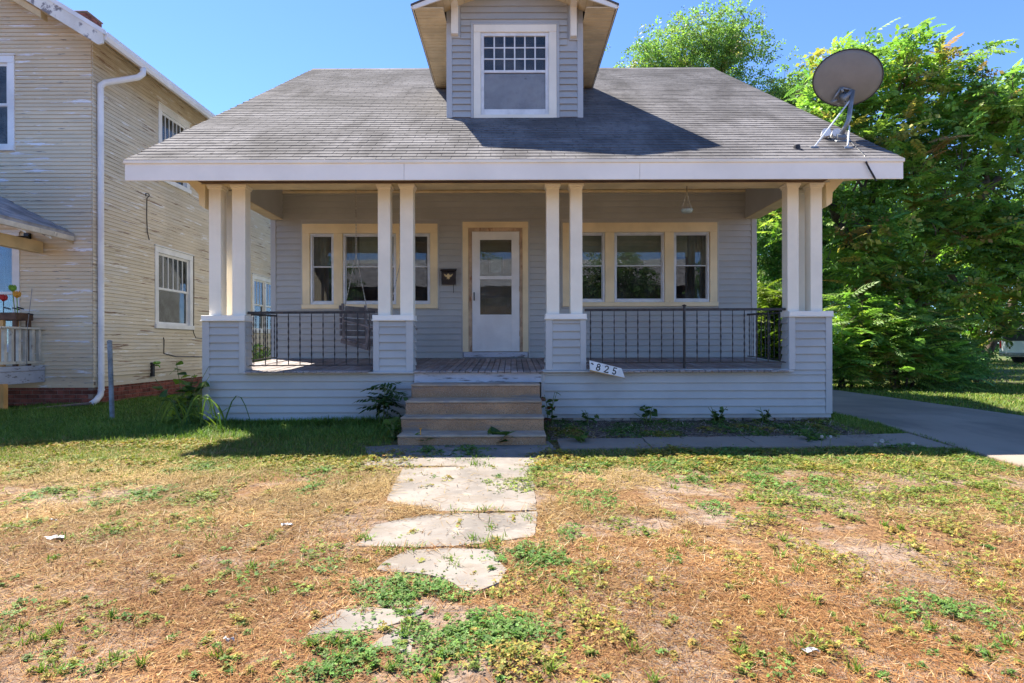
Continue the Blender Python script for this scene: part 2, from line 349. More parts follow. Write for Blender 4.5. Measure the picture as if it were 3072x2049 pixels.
SLABS = [[(540, 640), (720, 600), (905, 574), (1200, 573), (1492, 563), (1490, 640), (1472, 712), (1320, 732), (1000, 768), (790, 774), (425, 766), (500, 690)],
         [(540, 905), (600, 850), (720, 790), (1000, 778), (1230, 790), (1262, 850), (1315, 905), (1265, 985), (1150, 1030), (1070, 1030), (1000, 985), (850, 935)],
         [(130, 1290), (230, 1190), (330, 1140), (500, 1125), (690, 1140), (855, 1115), (820, 1160), (700, 1210), (560, 1250), (330, 1270)],
         [(470, 1370), (560, 1310), (660, 1250), (740, 1240), (760, 1330), (740, 1420), (690, 1400), (640, 1350)],
         [(850, 1570), (880, 1530), (960, 1525), (1010, 1570), (1000, 1640), (860, 1640)]]
for k, s_ in enumerate(SLABS): slab('slab', zpts(s_), .007 - .001 * k, 'walk_concrete', walk)
cross = tag(slab('cross_walk', [(-1.42, 5.40), (.18, 5.33), (.27, 5.47), (.48, 5.80), (.40, 6.46), (-.2, 6.27), (-1.2, 6.30), (-1.55, 6.18), (-1.38, 5.75)], .008, 'walk_concrete'), kind='structure')
for a, b in ((.49, 1.42), (1.43, 2.55), (2.56, 3.72)):
    slab('slab', [(a, 6.03 + .02 * a), (b, 6.03 + .02 * b), (b, 6.44 + .05 * b), (a, 6.46 + .05 * a)], .020 + random.uniform(0, .012), 'drive_concrete', cross, rough_edge=.01)
slab('slab', [(3.73, 6.10), (4.52, 6.05), (4.50, 6.75), (3.73, 6.66)], .022, 'drive_concrete', cross)
drive = tag(slab('driveway', [(4.56, -6), (6.95, -6), (6.95, -1.0), (4.56, -1.0)], .02, 'drive_concrete', rough_edge=.004), kind='structure')
for a, b in ((-.985, 2.2), (2.215, 5.25), (5.265, 8.3), (8.315, 11.6), (11.615, 15), (15.015, 19), (19.015, 23)):
    slab('slab', [(4.56, a), (6.95, a), (6.95, b), (4.56, b)], .02 + random.uniform(-.003, .003), 'drive_concrete', drive, rough_edge=.006)
bed = slab('mulch_bed', [(.42, 6.52), (2.0, 6.56), (4.0, 6.74), (4.3, 7.0), (4.2, 7.72), (.42, 7.72)], .012, 'mulch', thick=.04); tag(bed, kind='structure')
# ------------------------------------------------------------------ the grey bungalow
house = root('bungalow', (0, 10, .1), 'grey-sided bungalow with a deep front porch, cream columns and a small roof dormer', 'house')
WX0, WX1, WD = -4.056, 4.12, 10.0
E0, E1, ED = -4.68, 4.74, 7.2                    # eave ends and depth
PITCH = math.atan(.6265); RZ = 3.355             # roof rises .6265 for each metre from the eave
def roof_z(y): return RZ + (y - ED) * .6265
def fz(y): return .77 + (y - 7.62) * .0462       # the porch floor falls towards the front
LAP = .1015
BOARD = lap_mesh('siding_board', 'siding', .024)
WIN_L = (-3.522, -1.247, 1.718, 3.145); WIN_R = (.857, 3.455, 1.743, 3.153); DOOR = (-.826, .275, .90, 3.173)
def grow(h, d): return (h[0] - d, h[1] + d, h[2] - d, h[3] + d)
# front wall
w = wall_sheet(MB(), (0, WD, 0), 0, WX0, WX1, .3, 3.75, [WIN_L, WIN_R, DOOR]).build('front_wall', 'siding_trim', house)
siding(w, BOARD, (0, WD - .001, 0), 0, WX0 + .09, WX1 - .09, .885, 3.70, LAP, [grow(WIN_L, .022), grow(WIN_R, .022), grow(DOOR, .022)])
for a, b in ((WX0, WX0 + .088), (WX1 - .088, WX1)): MB().box(a, b, WD - .028, WD, .84, 3.7).build('corner_board', 'siding_trim', w)
MB().box(WX0 + .1, WX1 - .1, WD - .034, WD - .012, 3.66, 3.70).build('vent_trim', 'soffit_paint', w)
for h in (WIN_L, WIN_R, DOOR):
    mb = MB(); g_ = grow(h, .024)
    mb.box(g_[0], g_[1], WD - .03, WD, h[3] + .001, g_[3]); mb.box(g_[0], h[0] - .001, WD - .03, WD, h[2] - .02, h[3]); mb.box(h[1] + .001, g_[1], WD - .03, WD, h[2] - .02, h[3])
    if h is not DOOR: mb.box(g_[0], g_[1], WD - .03, WD, g_[2], h[2] - .001)
    mb.build('channel_trim', 'siding_trim', w)
# side and back walls, inside
mb = MB(); mb.box(WX0, WX0 + .12, WD + .1, 18, .1, 3.9, 0); mb.box(WX1 - .12, WX1, WD + .1, 18, .1, 3.9, 0); mb.box(WX0, WX1, 18, 18.12, .1, 3.9, 0)
mb.build('side_wall', 'siding', house)
for x in (WX0, WX1 - .12): MB().prism([(WD, 3.7), (18, 3.7), (14, 7.4)], 'x', x, x + .12).build('gable_wall', 'siding', house)
MB().box(WX0, WX1, 8.1, 18, .1, .3, 0).build('foundation', 'foundation', house)
mb = MB(); mb.box(WX0 + .13, WX1 - .13, 10.11, 17.9, .80, .88, 0); mb.box(WX0 + .13, WX1 - .13, 10.11, 17.9, 3.45, 3.5, 0); mb.box(WX0 + .13, WX1 - .13, 13.5, 13.6, .88, 3.45, 0); mb.box(-1.0, -.95, 10.11, 13.5, .88, 3.45, 0)
mb.build('room', 'room', house)

def sash_window(x0, x1, z0, z1, D, zm, parent=house, top_glass='glass', low_glass='screened_glass', fr=.034, m='aluminium', name='window'):
    mb = MB(); mb.box(x0, x0 + fr, D - .012, D + .05, z0, z1); mb.box(x1 - fr, x1, D - .012, D + .05, z0, z1)
    mb.box(x0 + fr, x1 - fr, D - .012, D + .05, z1 - fr, z1); mb.box(x0 + fr, x1 - fr, D - .014, D + .05, z0, z0 + fr * 1.4)
    w = mb.build(name, m, parent); i0, i1 = x0 + fr, x1 - fr
    for a, b, y, gl, nm in ((zm, z1 - fr, D + .012, top_glass, 'upper_sash'), (z0 + fr * 1.4, zm + .012, D + .03, low_glass, 'lower_sash')):
        s = MB(); k = .016; y2 = y + .016
        s.box(i0, i0 + k, y, y2, a, b, .002); s.box(i1 - k, i1, y, y2, a, b, .002); s.box(i0 + k, i1 - k, y, y2, b - k, b, .002); s.box(i0 + k, i1 - k, y, y2, a, a + k, .002)
        s.build(nm, m, w)
        MB().box(i0 + k, i1 - k, y + .006, y + .010, a + k, b - k, 0).build('pane', gl, w)
    return w
def curtain_sheet(x0, x1, z0, z1, D, amp=.02, wl=.09, m='curtain', name='curtain', parent=house):
    n = max(6, int((x1 - x0) / .012)); us = np.linspace(x0, x1, n)
    V = np.concatenate([np.stack([us, D + amp * np.sin(us * 2 * math.pi / wl + .6 * np.sin(us * 9)), np.full(n, z)], 1) for z in (z0, z1)])
    i = np.arange(n - 1); return link(name, np_mesh(name, V, np.stack([i, i + 1, n + i + 1, n + i], 1), smooth=True), m, parent)
def casing(h, D, sills, head=.16, side=.125, mull=()):
    mb = MB(); x0, x1, z0, z1 = h; f, k = D - .034, D + .09
    mb.box(x0, x1, f, k, z1 - head, z1)
    mb.box(x0, x0 + side, f + .003, k, z0 + .07, z1 - head); mb.box(x1 - side, x1, f + .003, k, z0 + .07, z1 - head)
    for a, b in mull: mb.box(a, b, f + .003, k, z0 + .07, z1 - head)
    mb.box(x0 - .004, x1 + .004, f - .03, k, z0, z0 + .07)
    return mb.build('window_casing', 'cream', house)
casing(WIN_L, WD, 1, mull=((-2.994, -2.845), (-1.944, -1.795)))
casing(WIN_R, WD, 1, mull=((1.568, 1.723), (2.571, 2.726)))
for a, b in ((-3.393, -2.996), (-2.843, -1.946), (-1.793, -1.376)): sash_window(a, b, 1.79, 2.984, WD, 2.42)
for a, b in ((.985, 1.566), (1.725, 2.569), (2.728, 3.327)): sash_window(a, b, 1.815, 2.992, WD, 2.425)
curtain_sheet(-3.39, -3.13, 1.75, 2.98, WD + .16); curtain_sheet(-2.84, -2.62, 1.75, 2.98, WD + .16); curtain_sheet(3.02, 3.32, 1.9, 2.98, WD + .16)
for a, b, z in ((1.0, 1.56, 2.30), (1.73, 2.56, 2.44), (-2.6, -1.95, 2.50), (2.73, 3.0, 2.6)): MB().box(a, b, WD + .13, WD + .135, z, 2.98, 0).build('roller_shade', 'shade_cloth', house)
# front door
x0, x1, z0, z1 = DOOR; mb = MB()
mb.box(x0, x1, WD - .034, WD + .09, z1 - .10, z1); mb.box(x0, x0 + .095, WD - .031, WD + .09, .985, z1 - .10); mb.box(x1 - .095, x1, WD - .031, WD + .09, .985, z1 - .10)
dc = mb.build('door_casing', 'cream', house)
mb = MB(); mb.box(x0 + .095, -.672, WD - .012, WD + .05, .985, 3.073); mb.box(.132, x1 - .095, WD - .012, WD + .05, .985, 3.073); mb.box(-.672, .132, WD - .012, WD + .05, 3.015, 3.073)
mb.build('door_jamb', 'jamb_rust', house)
MB().box(x0 + .01, x1 - .01, WD - .05, WD + .08, .895, .983).build('threshold', 'worn_blue', house)
mb = MB(); d0, d1 = WD - .026, WD + .006
mb.box(-.668, -.535, d0, d1, .99, 3.01); mb.box(-.005, .128, d0, d1, .99, 3.01); mb.box(-.535, -.005, d0, d1, 2.87, 3.01); mb.box(-.535, -.005, d0, d1, .99, 1.61); mb.box(-.535, -.005, d0 + .004, d1, 2.205, 2.262)
mb.box(-.55, .01, d0 - .006, d0 + .004, 1.585, 1.612, .002); mb.box(-.55, .01, d0 - .006, d0 + .004, 2.868, 2.886, .002); mb.box(-.665, .125, d0 - .007, d0 + .003, .995, 1.05, .002)
sd = mb.build('storm_door', 'storm_door', house)
for a, b, gl in ((2.262, 2.87, 'glass'), (1.612, 2.205, 'glass')): MB().box(-.533, -.007, WD - .014, WD - .010, a, b, 0).build('pane', gl, sd)
mb = MB(); mb.box(-.642, -.622, d0 - .05, d0 - .036, 1.845, 1.985, .004); mb.box(-.64, -.624, d0 - .04, d0, 1.86, 1.88, .002); mb.box(-.64, -.624, d0 - .04, d0, 1.955, 1.975, .002); mb.build('door_handle', 'black_plastic', sd)
for z in (1.25, 2.0, 2.78): MB().box(.122, .15, d0 - .006, d0 + .01, z, z + .09, .002).build('hinge', 'jamb_rust', sd)
mb = MB(); mb.box(-.66, .12, WD + .055, WD + .09, .99, 3.0); idr = mb.build('inner_door', 'door_wood', house)
for a, b, c, d in ((-.40, -.14, 2.30, 2.62), (-.47, -.07, 1.2, 1.9), (-.47, -.07, 2.70, 2.9)):
    mb = MB(); mb.box(a, b, WD + .048, WD + .056, c, c + .02); mb.box(a, b, WD + .048, WD + .056, d - .02, d); mb.box(a, a + .02, WD + .048, WD + .056, c + .02, d - .02); mb.box(b - .02, b, WD + .048, WD + .056, c + .02, d - .02)
    mb.build('moulding', 'door_wood', idr)
MB().box(-.36, -.18, WD + .051, WD + .054, 2.33, 2.60, 0).build('door_light', 'shade_cloth', idr)
MB().box(-.53, -.01, WD + .03, WD + .032, 1.90, 2.21, 0).build('torn_film', 'room', sd)

# porch floor: planks run front to back
fl = MB().box(WX0 + .02, WX1, 7.78, WD, .60, .72, 0).build('porch_floor', 'old_plank', house)
pw = .083; L = 2.40; PL = unit('plank', lambda b: b.box(-.0375, .0375, 0, L, -.022, 0, .004), 'porch_plank'); ang = math.atan(.0462)
for i in range(98):
    x = -4.0 + pw * (i + .5); inp = any(a < x < b for a, b in ((-4.2, -3.44), (-1.82, -1.26), (.42, .98), (3.57, 4.3))); link('plank', PL, None, fl, TRS((x, (7.76 if inp else 7.585) + random.uniform(-.012, .012), fz(7.76 if inp else 7.585) + random.uniform(-.003, .003)), rx=ang, rz=random.uniform(-.001, .001)))
MB().box(-1.262, .378, 7.655, 7.70, .618, .745).build('band_board', 'worn_blue', house)

# skirt below the floor, piers, columns
def lap_panel(parent, rz, org, u0, u1, z0, z1, off=0): siding(parent, BOARD, org, rz, u0, u1, z0, z1, LAP)
sk = MB().box(-4.0, -1.30, 7.705, 7.80, .12, .735, 0).build('skirt', 'siding_trim', house)
lap_panel(sk, 0, (0, 7.705, 0), -3.925, -1.255, .13, .735); MB().box(-1.27, -1.236, 7.685, 7.74, .5, .735).build('corner_board', 'siding_trim', sk)
MB().box(-3.47, -1.24, 7.625, 7.70, .735, .758).build('ledge', 'siding_trim', sk)
sk2 = MB().box(.40, 4.14, 7.705, 7.80, .15, .78, 0).build('skirt', 'siding_trim', house)
lap_panel(sk2, 0, (0, 7.705, 0), .425, 4.06, .20, .768); MB().box(.375, .425, 7.685, 7.74, .19, .775).build('corner_board', 'siding_trim', sk2)
MB().box(.40, 3.62, 7.625, 7.70, .745, .768).build('ledge', 'siding_trim', sk2)
mb = MB(); x = .42
while x < 4.12:
    L_ = random.uniform(.22, .5); mb.box(x, min(x + L_ - .012, 4.13), 7.72 + random.uniform(0, .02), 7.95, .02, .193, .012); x += L_
mb.build('foundation', 'foundation', house)
mb = MB(); x = -3.9
while x < -1.3:
    L_ = random.uniform(.2, .5); mb.box(x, x + L_ - .02, 7.78 + random.uniform(0, .03), 7.95, .02, .12, .012); x += L_
mb.build('foundation', 'foundation', house)
def corner(parent, x0, x1, z0, z1, y=7.683): return MB().box(x0, x1, y, y + .05, z0, z1).build('corner_board', 'siding_trim', parent)
def pier(x0, x1, zb, zt, wl, wr, wing=None, base=None):
    mb = MB(); mb.box(x0 + .01, x1 - .01, 7.707, 7.90, zb, zt, 0)
    if wing: mb.box(wing[0], wing[1], 7.90, 8.30, .15, zt, 0)
    p = mb.build('porch_pier', 'siding_trim', house)
    lap_panel(p, 0, (0, 7.706, 0), x0 + wl, x1 - wr, zb, zt); corner(p, x0, x0 + wl, base or zb, zt) if wl else 0; corner(p, x1 - wr, x1, zb, zt)
    for s_, xx, r_ in ((1, x1 - .011, R(90)), (-1, x0 + .011, R(-90))):
        org = (xx, 7.73, 0) if s_ > 0 else (xx, 7.90, 0); siding(p, BOARD, org, r_, 0.005, .165, zb, zt, LAP)
    mb = MB(); mb.box(x0 - .015, x1 + .015, 7.655, 7.94, zt, zt + .014); mb.box(x0 - .005, x1 + .008, 7.665, 7.93, zt + .014, zt + .075)
    if wing: mb.box(wing[0] - .005, wing[1] + .005, 7.935, 8.33, zt, zt + .073)
    mb.build('pier_cap', 'white_trim', p); return p
def column(x0, x1, y0, y1, z0, z1=3.203):
    mb = MB(); mb.box(x0, x1, y0, y1, z0, z1 - .03, .003)
    mb.box(x0 - .022, x1 + .022, y0 - .022, y1 + .022, z1 - .03, z1, .004); mb.box(x0 - .012, x1 + .012, y0 - .012, y1 + .012, z1 - .055, z1 - .03, .004)
    return mb.build('column', 'column_paint', house)
pier(-4.014, -3.461, .735, 1.418, .093, .078, wing=(-4.0, -3.80))
corner(sk, -4.014, -3.923, .13, .735)
pier(-1.80, -1.28, .735, 1.418, .078, .095); pier(.437, .96, .77, 1.428, .087, .075)
pier(3.59, 4.149, .77, 1.455, .083, .085, wing=(3.90, 4.14)); corner(sk2, 4.064, 4.149, .20, .77)
for a, b, z in ((-3.954, -3.798, 1.495), (-3.651, -3.478, 1.495), (-1.748, -1.588, 1.495), (-1.458, -1.287, 1.495), (.454, .619, 1.505), (.766, .922, 1.505), (3.599, 3.748, 1.532), (3.902, 4.053, 1.532)): column(a, b, 7.745, 7.905, z)
column(-3.954, -3.798, 8.07, 8.23, 1.495); column(3.902, 4.053, 8.07, 8.23, 1.532)

# beams, ceiling, eave
mb = MB(); mb.box(-4.045, 4.15, 7.735, 8.0, 3.21, 3.58); mb.box(-3.85, 3.93, 7.98, 8.0, 3.5, 3.705); mb.box(-4.045, -3.85, 8.0, WD, 3.225, 3.70); mb.box(3.93, 4.15, 8.0, WD, 3.225, 3.70)
bm_ = mb.build('porch_beam', 'siding_trim', house)
mb = MB(); mb.box(-4.05, 4.155, 7.73, 8.005, 3.204, 3.2095, 0); mb.box(-4.05, -3.845, 8.006, WD - .03, 3.215, 3.2245, 0); mb.box(3.925, 4.155, 8.006, WD - .03, 3.215, 3.2245, 0)
mb.build('beam_soffit', 'soffit_paint', bm_)
for i in range(20): MB().box(-3.85 + i * .39, -3.463 + i * .39, 8.0, WD, 3.705, 3.72, .003).build('ceiling_panel', 'soffit_paint', bm_)
mb = MB(); mb.box(-4.05, 4.155, 7.215, 7.735, 3.235, 3.25, 0)
for a_, b_ in ((E0 + .03, -4.06), (4.16, E1 - .03)): mb.prism([(7.21, 3.255), (14, 3.255 + 6.79 * .6265), (14, 3.24 + 6.79 * .6265), (7.21, 3.24)], 'x', a_, b_)
mb.build('eave_soffit', 'soffit_paint', house)
MB().box(-4.03, 4.06, 7.60, 7.73, 3.212, 3.234, .004).build('eave_shade_strip', 'dark_wood', house)  # added dark strip, stands in for the shade between fascia and column caps
for s_ in (-1, 1):
    bx = 4.04 if s_ < 0 else 4.145
    pts = [(bx + .62, 3.30), (bx + .22, 3.26), (bx + .06, 3.09), (bx + .05, 2.95), (bx - .02, 2.90), (bx - .03, 3.30)]
    MB().prism([(s_ * a, b) for a, b in pts], 'y', 7.77, 7.89).build('eave_bracket', 'cream', house)
mb = MB()
for a, b in ((E0, -1.302), (-1.299, 1.55), (1.553, E1)): mb.box(a, b, 7.178, 7.20, 3.10, 3.315, .003)
fa = mb.build('fascia', 'white_trim', house)
MB().box(E0 - .01, E1 + .01, 7.160, 7.205, 3.302, 3.345, .004).build('drip_edge', 'column_paint', fa)
for x in (E0, E1 - .03): MB().prism([(7.2, 3.10), (7.2, 3.33), (14, 3.33 + 6.8 * .6265), (14, 3.10 + 6.8 * .6265)], 'x', x, x + .03).build('rake_board', 'white_trim', house)

# main roof
mb = MB(); mb.prism([(7.195, RZ - .085), (7.195, RZ - .028), (14.0, RZ + 6.8 * .6265 - .025), (20.8, RZ - .01), (20.8, RZ - .08), (14.0, RZ + 6.8 * .6265 - .10)], 'x', E0 - .012, E1 + .012)
roof = mb.build('roof', 'shingle_edge', house)
EXP, TAB = .14, .3045; nT = 31
TABM = unit('shingle', lambda b: b.prism([(-.004, -.002), (-.004, .014), (.165, .005), (.165, -.002)], 'x', .0028, TAB - .0028), 'shingle')
rot = Matrix.Rotation(PITCH, 4, 'X'); base_v = []; tabs = 0; Vs, Fs = [], []
tv = np.array([v.co for v in TABM.vertices]); tf = [list(p.vertices) for p in TABM.polygons]; tq = np.array([f for f in tf if len(f) == 4])
Rm = np.array(rot.to_3x3())
n_course = int(8.02 / EXP); nv = 0
for c in range(n_course):
    off = ((c * .5) % 1) * TAB + random.uniform(-.02, .02) - TAB
    for t in range(nT + 2):
        a = E0 + off + t * TAB; b = a + TAB; a_, b_ = max(a, E0 - .012), min(b, E1 + .012)
        if b_ - a_ < .03: continue
        y = ED - .03 + c * EXP * math.cos(PITCH); z = RZ - .019 + c * EXP * math.sin(PITCH) + random.uniform(0, .0025)
        if abs((a + b) / 2 - .055) < .85 and 9.5 < y < 14: continue
        sx = (b_ - a_) / TAB
        if c < 9: link('shingle', TABM, None, roof, Matrix.Translation((a_, y, z)) @ rot @ Matrix.Diagonal((sx, 1, 1, 1)))
        else:
            v = (tv * (sx, 1, 1)) @ Rm.T + (a_, y, z); Vs.append(v); Fs.append(tq + nv); nv += len(tv)
st = link('upper_shingles', np_mesh('upper_shingles', np.concatenate(Vs), np.concatenate(Fs)), None, roof); tag(st, kind='stuff')
def roof_material_for_merged():
    """the same shingle surface with a tone for each tab from its own island"""
    m = MATS['shingle'].copy(); m.name = 'shingle_upper'; nt = m.node_tree
    geo = [n for n in nt.nodes if n.bl_idname == 'ShaderNodeNewGeometry'][0]; oi = [n for n in nt.nodes if n.bl_idname == 'ShaderNodeObjectInfo'][0]
    for l in list(oi.outputs['Random'].links): nt.links.new(geo.outputs['Random Per Island'], l.to_socket)
    
    for n in nt.nodes:
        if n.bl_idname == 'ShaderNodeMapRange' and n.interpolation_type == 'LINEAR': n.inputs[3].default_value, n.inputs[4].default_value = .975, 1.025
    MATS['shingle_upper'] = m; return m
st.data.materials.append(roof_material_for_merged())
mb = MB()
for x in np.arange(E0, E1 - .1, .305): mb.prism([(13.86, RZ + 6.66 * .6265 + .012), (14.0, RZ + 6.8 * .6265 + .022), (14.14, RZ + 6.66 * .6265 + .012), (14.0, RZ + 6.8 * .6265)], 'x', x, x + .30)
mb.build('ridge_cap', 'shingle', roof)

# dormer
DD, DX0, DX1, DC = 9.23, -1.006, 1.115, .055
DW = (-.584, .703, 4.62, 6.07)
dw = wall_sheet(MB(), (0, DD, 0), 0, DX0, DX1, 4.5, 6.7, [(DW[0] + .05, DW[1] - .05, DW[2] + .05, DW[3] - .05)]).build('dormer_wall', 'siding_trim', house)
siding(dw, BOARD, (0, DD - .001, 0), 0, DX0 + .085, DX1 - .085, 4.64, 6.75, LAP, [(DW[0] - .045, DW[1] + .045, 4.5, DW[3] + .03), (-.94, -.78, 5.87, 7), (.87, 1.04, 5.83, 7)])
for a, b in ((DX0, DX0 + .088), (DX1 - .088, DX1)): MB().box(a, b, DD - .026, DD + .02, 4.62, 6.10).build('corner_board', 'siding_trim', dw)
mb = MB(); mb.box(DW[0] - .043, DW[0] - .003, DD - .03, DD, 4.62, DW[3] + .03); mb.box(DW[1] + .003, DW[1] + .043, DD - .03, DD, 4.62, DW[3] + .03); mb.box(DW[0] - .003, DW[1] + .003, DD - .03, DD, DW[3] + .003, DW[3] + .03); mb.build('channel_trim', 'siding_trim', dw)
for s_ in (-1, 1):
    x = DX0 if s_ < 0 else DX1
    mb = MB(); mb.prism([(DD + .02, 4.6), (DD + .02, 6.1), (11.9, 6.1)], 'x', x - .02 * (s_ > 0), x + .02 * (s_ < 0)); mb.build('dormer_side', 'siding', house)
mb = MB(); x0, x1, z0, z1 = DW; f, k = DD - .034, DD + .06
mb.box(x0, x1, f, k, z1 - .115, z1); mb.box(x0, x0 + .108, f + .003, k, z0 + .055, z1 - .115); mb.box(x1 - .12, x1, f + .003, k, z0 + .055, z1 - .115); mb.box(x0, x1, f, k, z0, z0 + .055)
mb.build('window_casing', 'column_paint', house)
wx0, wx1, wz0, wz1, zm = -.476, .583, 4.675, 5.955, 5.36
mb = MB(); q = .052
mb.box(wx0, wx0 + q, DD - .008, DD + .05, wz0, wz1); mb.box(wx1 - q, wx1, DD - .008, DD + .05, wz0, wz1); mb.box(wx0 + q, wx1 - q, DD - .008, DD + .05, wz1 - .05, wz1); mb.box(wx0 + q, wx1 - q, DD - .012, DD + .05, wz0, wz0 + .09)
dwin = mb.build('window', 'sash_white', house)
mb = MB(); mb.box(wx0 + q, wx1 - q, DD + .004, DD + .03, zm - .02, zm + .02)
a0, a1, b0, b1 = wx0 + q, wx1 - q, zm + .02, wz1 - .05
for i in range(1, 6): xx = a0 + (a1 - a0) * i / 6; mb.box(xx - .011, xx + .011, DD + .006, DD + .03, b0, b1, .003)
for i in range(1, 3): zz = b0 + (b1 - b0) * i / 3; mb.box(a0, a1, DD + .008, DD + .028, zz - .010, zz + .010, .003)
mb.build('muntins', 'sash_white', dwin)
for i in range(6):
    for j in range(3):
        MB().box(a0 + (a1 - a0) * i / 6 + .006, a0 + (a1 - a0) * (i + 1) / 6 - .006, DD + .016, DD + .019, b0 + (b1 - b0) * j / 3 + .006, b0 + (b1 - b0) * (j + 1) / 3 - .006, 0).build('pane', 'old_glass', dwin)
MB().box(a0, a1, DD + .024, DD + .028, wz0 + .09, zm - .02, 0).build('pane', 'clear_glass', dwin)
MB().box(a0 - .02, a1 + .02, DD + .0305, DD + .04, wz0, zm - .03, 0).build('plywood_sheet', 'board_grey', dwin)
MB().box(a0 - .02, a1 + .02, DD + .35, DD + .36, wz0, wz1, 0).build('attic_partition', 'room', dwin)
EZ, AZ, DF = 6.10, 6.78, 8.80                     # dormer eave, apex, front
dx0, dx1 = -1.457, 1.567
for s_, xe, xi in ((-1, dx0, DX0), (1, dx1, DX1)):
    sof = MB().box(min(xe, xi), max(xe, xi), DD - .02, 11.6, EZ + .02, EZ + .03, 0).build('dormer_soffit', 'soffit_paint', house)
    pm = unit('soffit_plank', lambda b: b.box(min(xe, xi) + (.012 if s_ < 0 else 0), max(xe, xi) - (.012 if s_ > 0 else 0), 0, .089, 0, .012, .005), 'soffit_paint')
    for k_ in range(28): link('soffit_plank', pm, None, sof, Matrix.Translation((0, DF + .008 + k_ * .098, EZ + .006)))
    MB().box(xe - .012 if s_ < 0 else xe, xe if s_ < 0 else xe + .012, DF - .02, 11.7, EZ - .005, EZ + .07, .003).build('dormer_fascia', 'column_paint', house)
sl = (AZ - EZ - .06) / (dx1 - DC)
for s_, xe in ((-1, dx0), (1, dx1)):
    def zz(x, d): return AZ - abs(x - DC) * sl + d
    xo = xe + s_ * .03
    MB().prism([(DC, zz(DC, 0)), (xo, zz(xo, 0)), (xo, zz(xo, -.03)), (DC, zz(DC, -.03))], 'y', DF - .03, 13.2).build('dormer_roof', 'shingle_edge', house)
    MB().prism([(DC, zz(DC, -.03)), (xo, zz(xo, -.03)), (xo, EZ - .005), (xo - s_ * .05, EZ - .02), (DC, zz(DC, -.19))], 'y', DF - .02, DF + .005).build('rake_board', 'white_trim', house)
    x = xe - s_ * .02
    while abs(x - DC) > .12:
        x2 = x - s_ * .098
        MB().prism([(x, zz(x, -.055)), (x2, zz(x2, -.055)), (x2, zz(x2, -.04)), (x, zz(x, -.04))], 'y', DF + .006, DD - .002).build('rake_soffit_plank', 'soffit_paint', house); x = x2 - s_ * .004
for a, b, z in ((-.925, -.82, 5.90), (.915, 1.01, 5.86)):
    br = MB().prism([(DD - .10, z), (DD - .004, z), (DD - .004, 6.55), (DF + .02, 6.55), (DF + .02, 6.42), (DD - .10, 6.3)], 'x', a, b).build('knee_brace', 'column_paint', house)
    MB().box(a - .015, b + .03, DD - .022, DD - .003, z - .03, 6.6).build('backing_board', 'siding_trim', br)

# railings
def baluster_mesh(h):
    mb = MB(); k = 7; pts, rs = [], []
    for i in range(k * 4 + 1):
        t = i / (k * 4); pts.append((0, 0, h * t)); ph = (t * k) % 1; rs.append(.0055 + .0065 * (0.5 - .5 * math.cos(2 * math.pi * ph)) * (1 if .1 < t < .9 else .3))
    mb.tube(pts, rs, 4); me = mb.mesh('baluster'); me.materials.append(MATS['iron']); return me
BAL = baluster_mesh(.68)
def railing(p0, p1, n, skip=(), start=.5):
    """p0, p1: bottom rail ends (x, y, z); top rail .69 above"""
    p0, p1 = Vector(p0), Vector(p1); d = p1 - p0; up = Vector((0, 0, .69)); rz = math.atan2(d.y, d.x)
    mb = MB(); mb.tube([p0, p1], .011, 4); r = mb.build('railing', 'iron', house)
    mb = MB(); mb.tube([p0 + up, p1 + up], [.0165, .0165], 4); mb.tube([p0 + up + Vector((0, 0, .012)), p1 + up + Vector((0, 0, .012))], .012, 4); mb.build('top_rail', 'iron', r)
    for i in range(n):
        if i in skip: continue
        q = p0 + d * ((i + start) / (n - 1 + 2 * start)); link('baluster', BAL, None, r, TRS(q, rz + random.uniform(-.3, .3)))
    return r
railing((-3.47, 7.80, .838), (-1.80, 7.80, .842), 11)
rr = railing((.955, 7.80, .862), (3.60, 7.80, .868), 17, skip=(8,))
mb = MB(); px_ = X(2053, 7.79); mb.tube([(px_, 7.79, .79), (px_, 7.79, 1.60)], .017, 6); mb.tube([(px_, 7.79, 1.60), (px_, 7.79, 1.615), (px_, 7.79, 1.628)], [.018, .032, .006], 8); mb.build('rail_post', 'iron', rr)
railing((-3.93, 8.32, .86), (-3.955, 9.95, .905), 11); railing((3.985, 8.32, .86), (3.95, 9.95, .905), 11)

# concrete steps
sp = MB().box(-1.2, .32, 6.9, 7.66, .0, .40, 0).build('front_steps', 'step_concrete', house); tag(sp, 'four worn brown concrete steps up to the porch')
for y, z, a, b in ((7.27, .62, -1.237, .343), (6.85, .457, -1.232, .342), (6.59, .30, -1.237, .352), (6.26, .15, -1.212, .355)):
    mb = MB(); mb.box(a, b, y, 7.68, z - .24, z - .022, .014); s_ = mb.build('step', 'step_concrete', sp)
    MB().box(a - .004, b + .004, y - .006, y + .62, z - .026, z, .012).build('tread', 'step_tread', sp)
# ------------------------------------------------------------------ the neighbour's house
nb = root('neighbour_house', (-7.06, 10, .05), 'tall cream clapboard house with peeling paint, brick base and white downspout', 'house')
NX, ND = -7.06, 10.0
CLAP = lap_mesh('clapboard', 'clapboard', .016); CLAP2 = lap_mesh('clapboard', 'clapboard_side', .016)
NH = .066; ZB = .578
F_UP = (-9.46, -8.36, 4.39, 5.99); F_LO = (-9.5, -8.28, 1.0, 3.02)
S_LO = (1.71, 3.09, 1.45, 3.08); S_UP = (1.84, 2.98, 4.42, 5.95); S_FAR = (6.1, 8.6, 1.45, 3.04)
def inner(h, d=.06): return (h[0] + d, h[1] - d, h[2] + d, h[3] - d)
fw = wall_sheet(MB(), (0, ND, 0), 0, -15, NX, .4, 6.33, [inner(F_UP), inner(F_LO)]); fw.prism([(-15, 6.33), (NX, 6.33), (-11.03, 8.78)], 'y', ND, ND + .1)
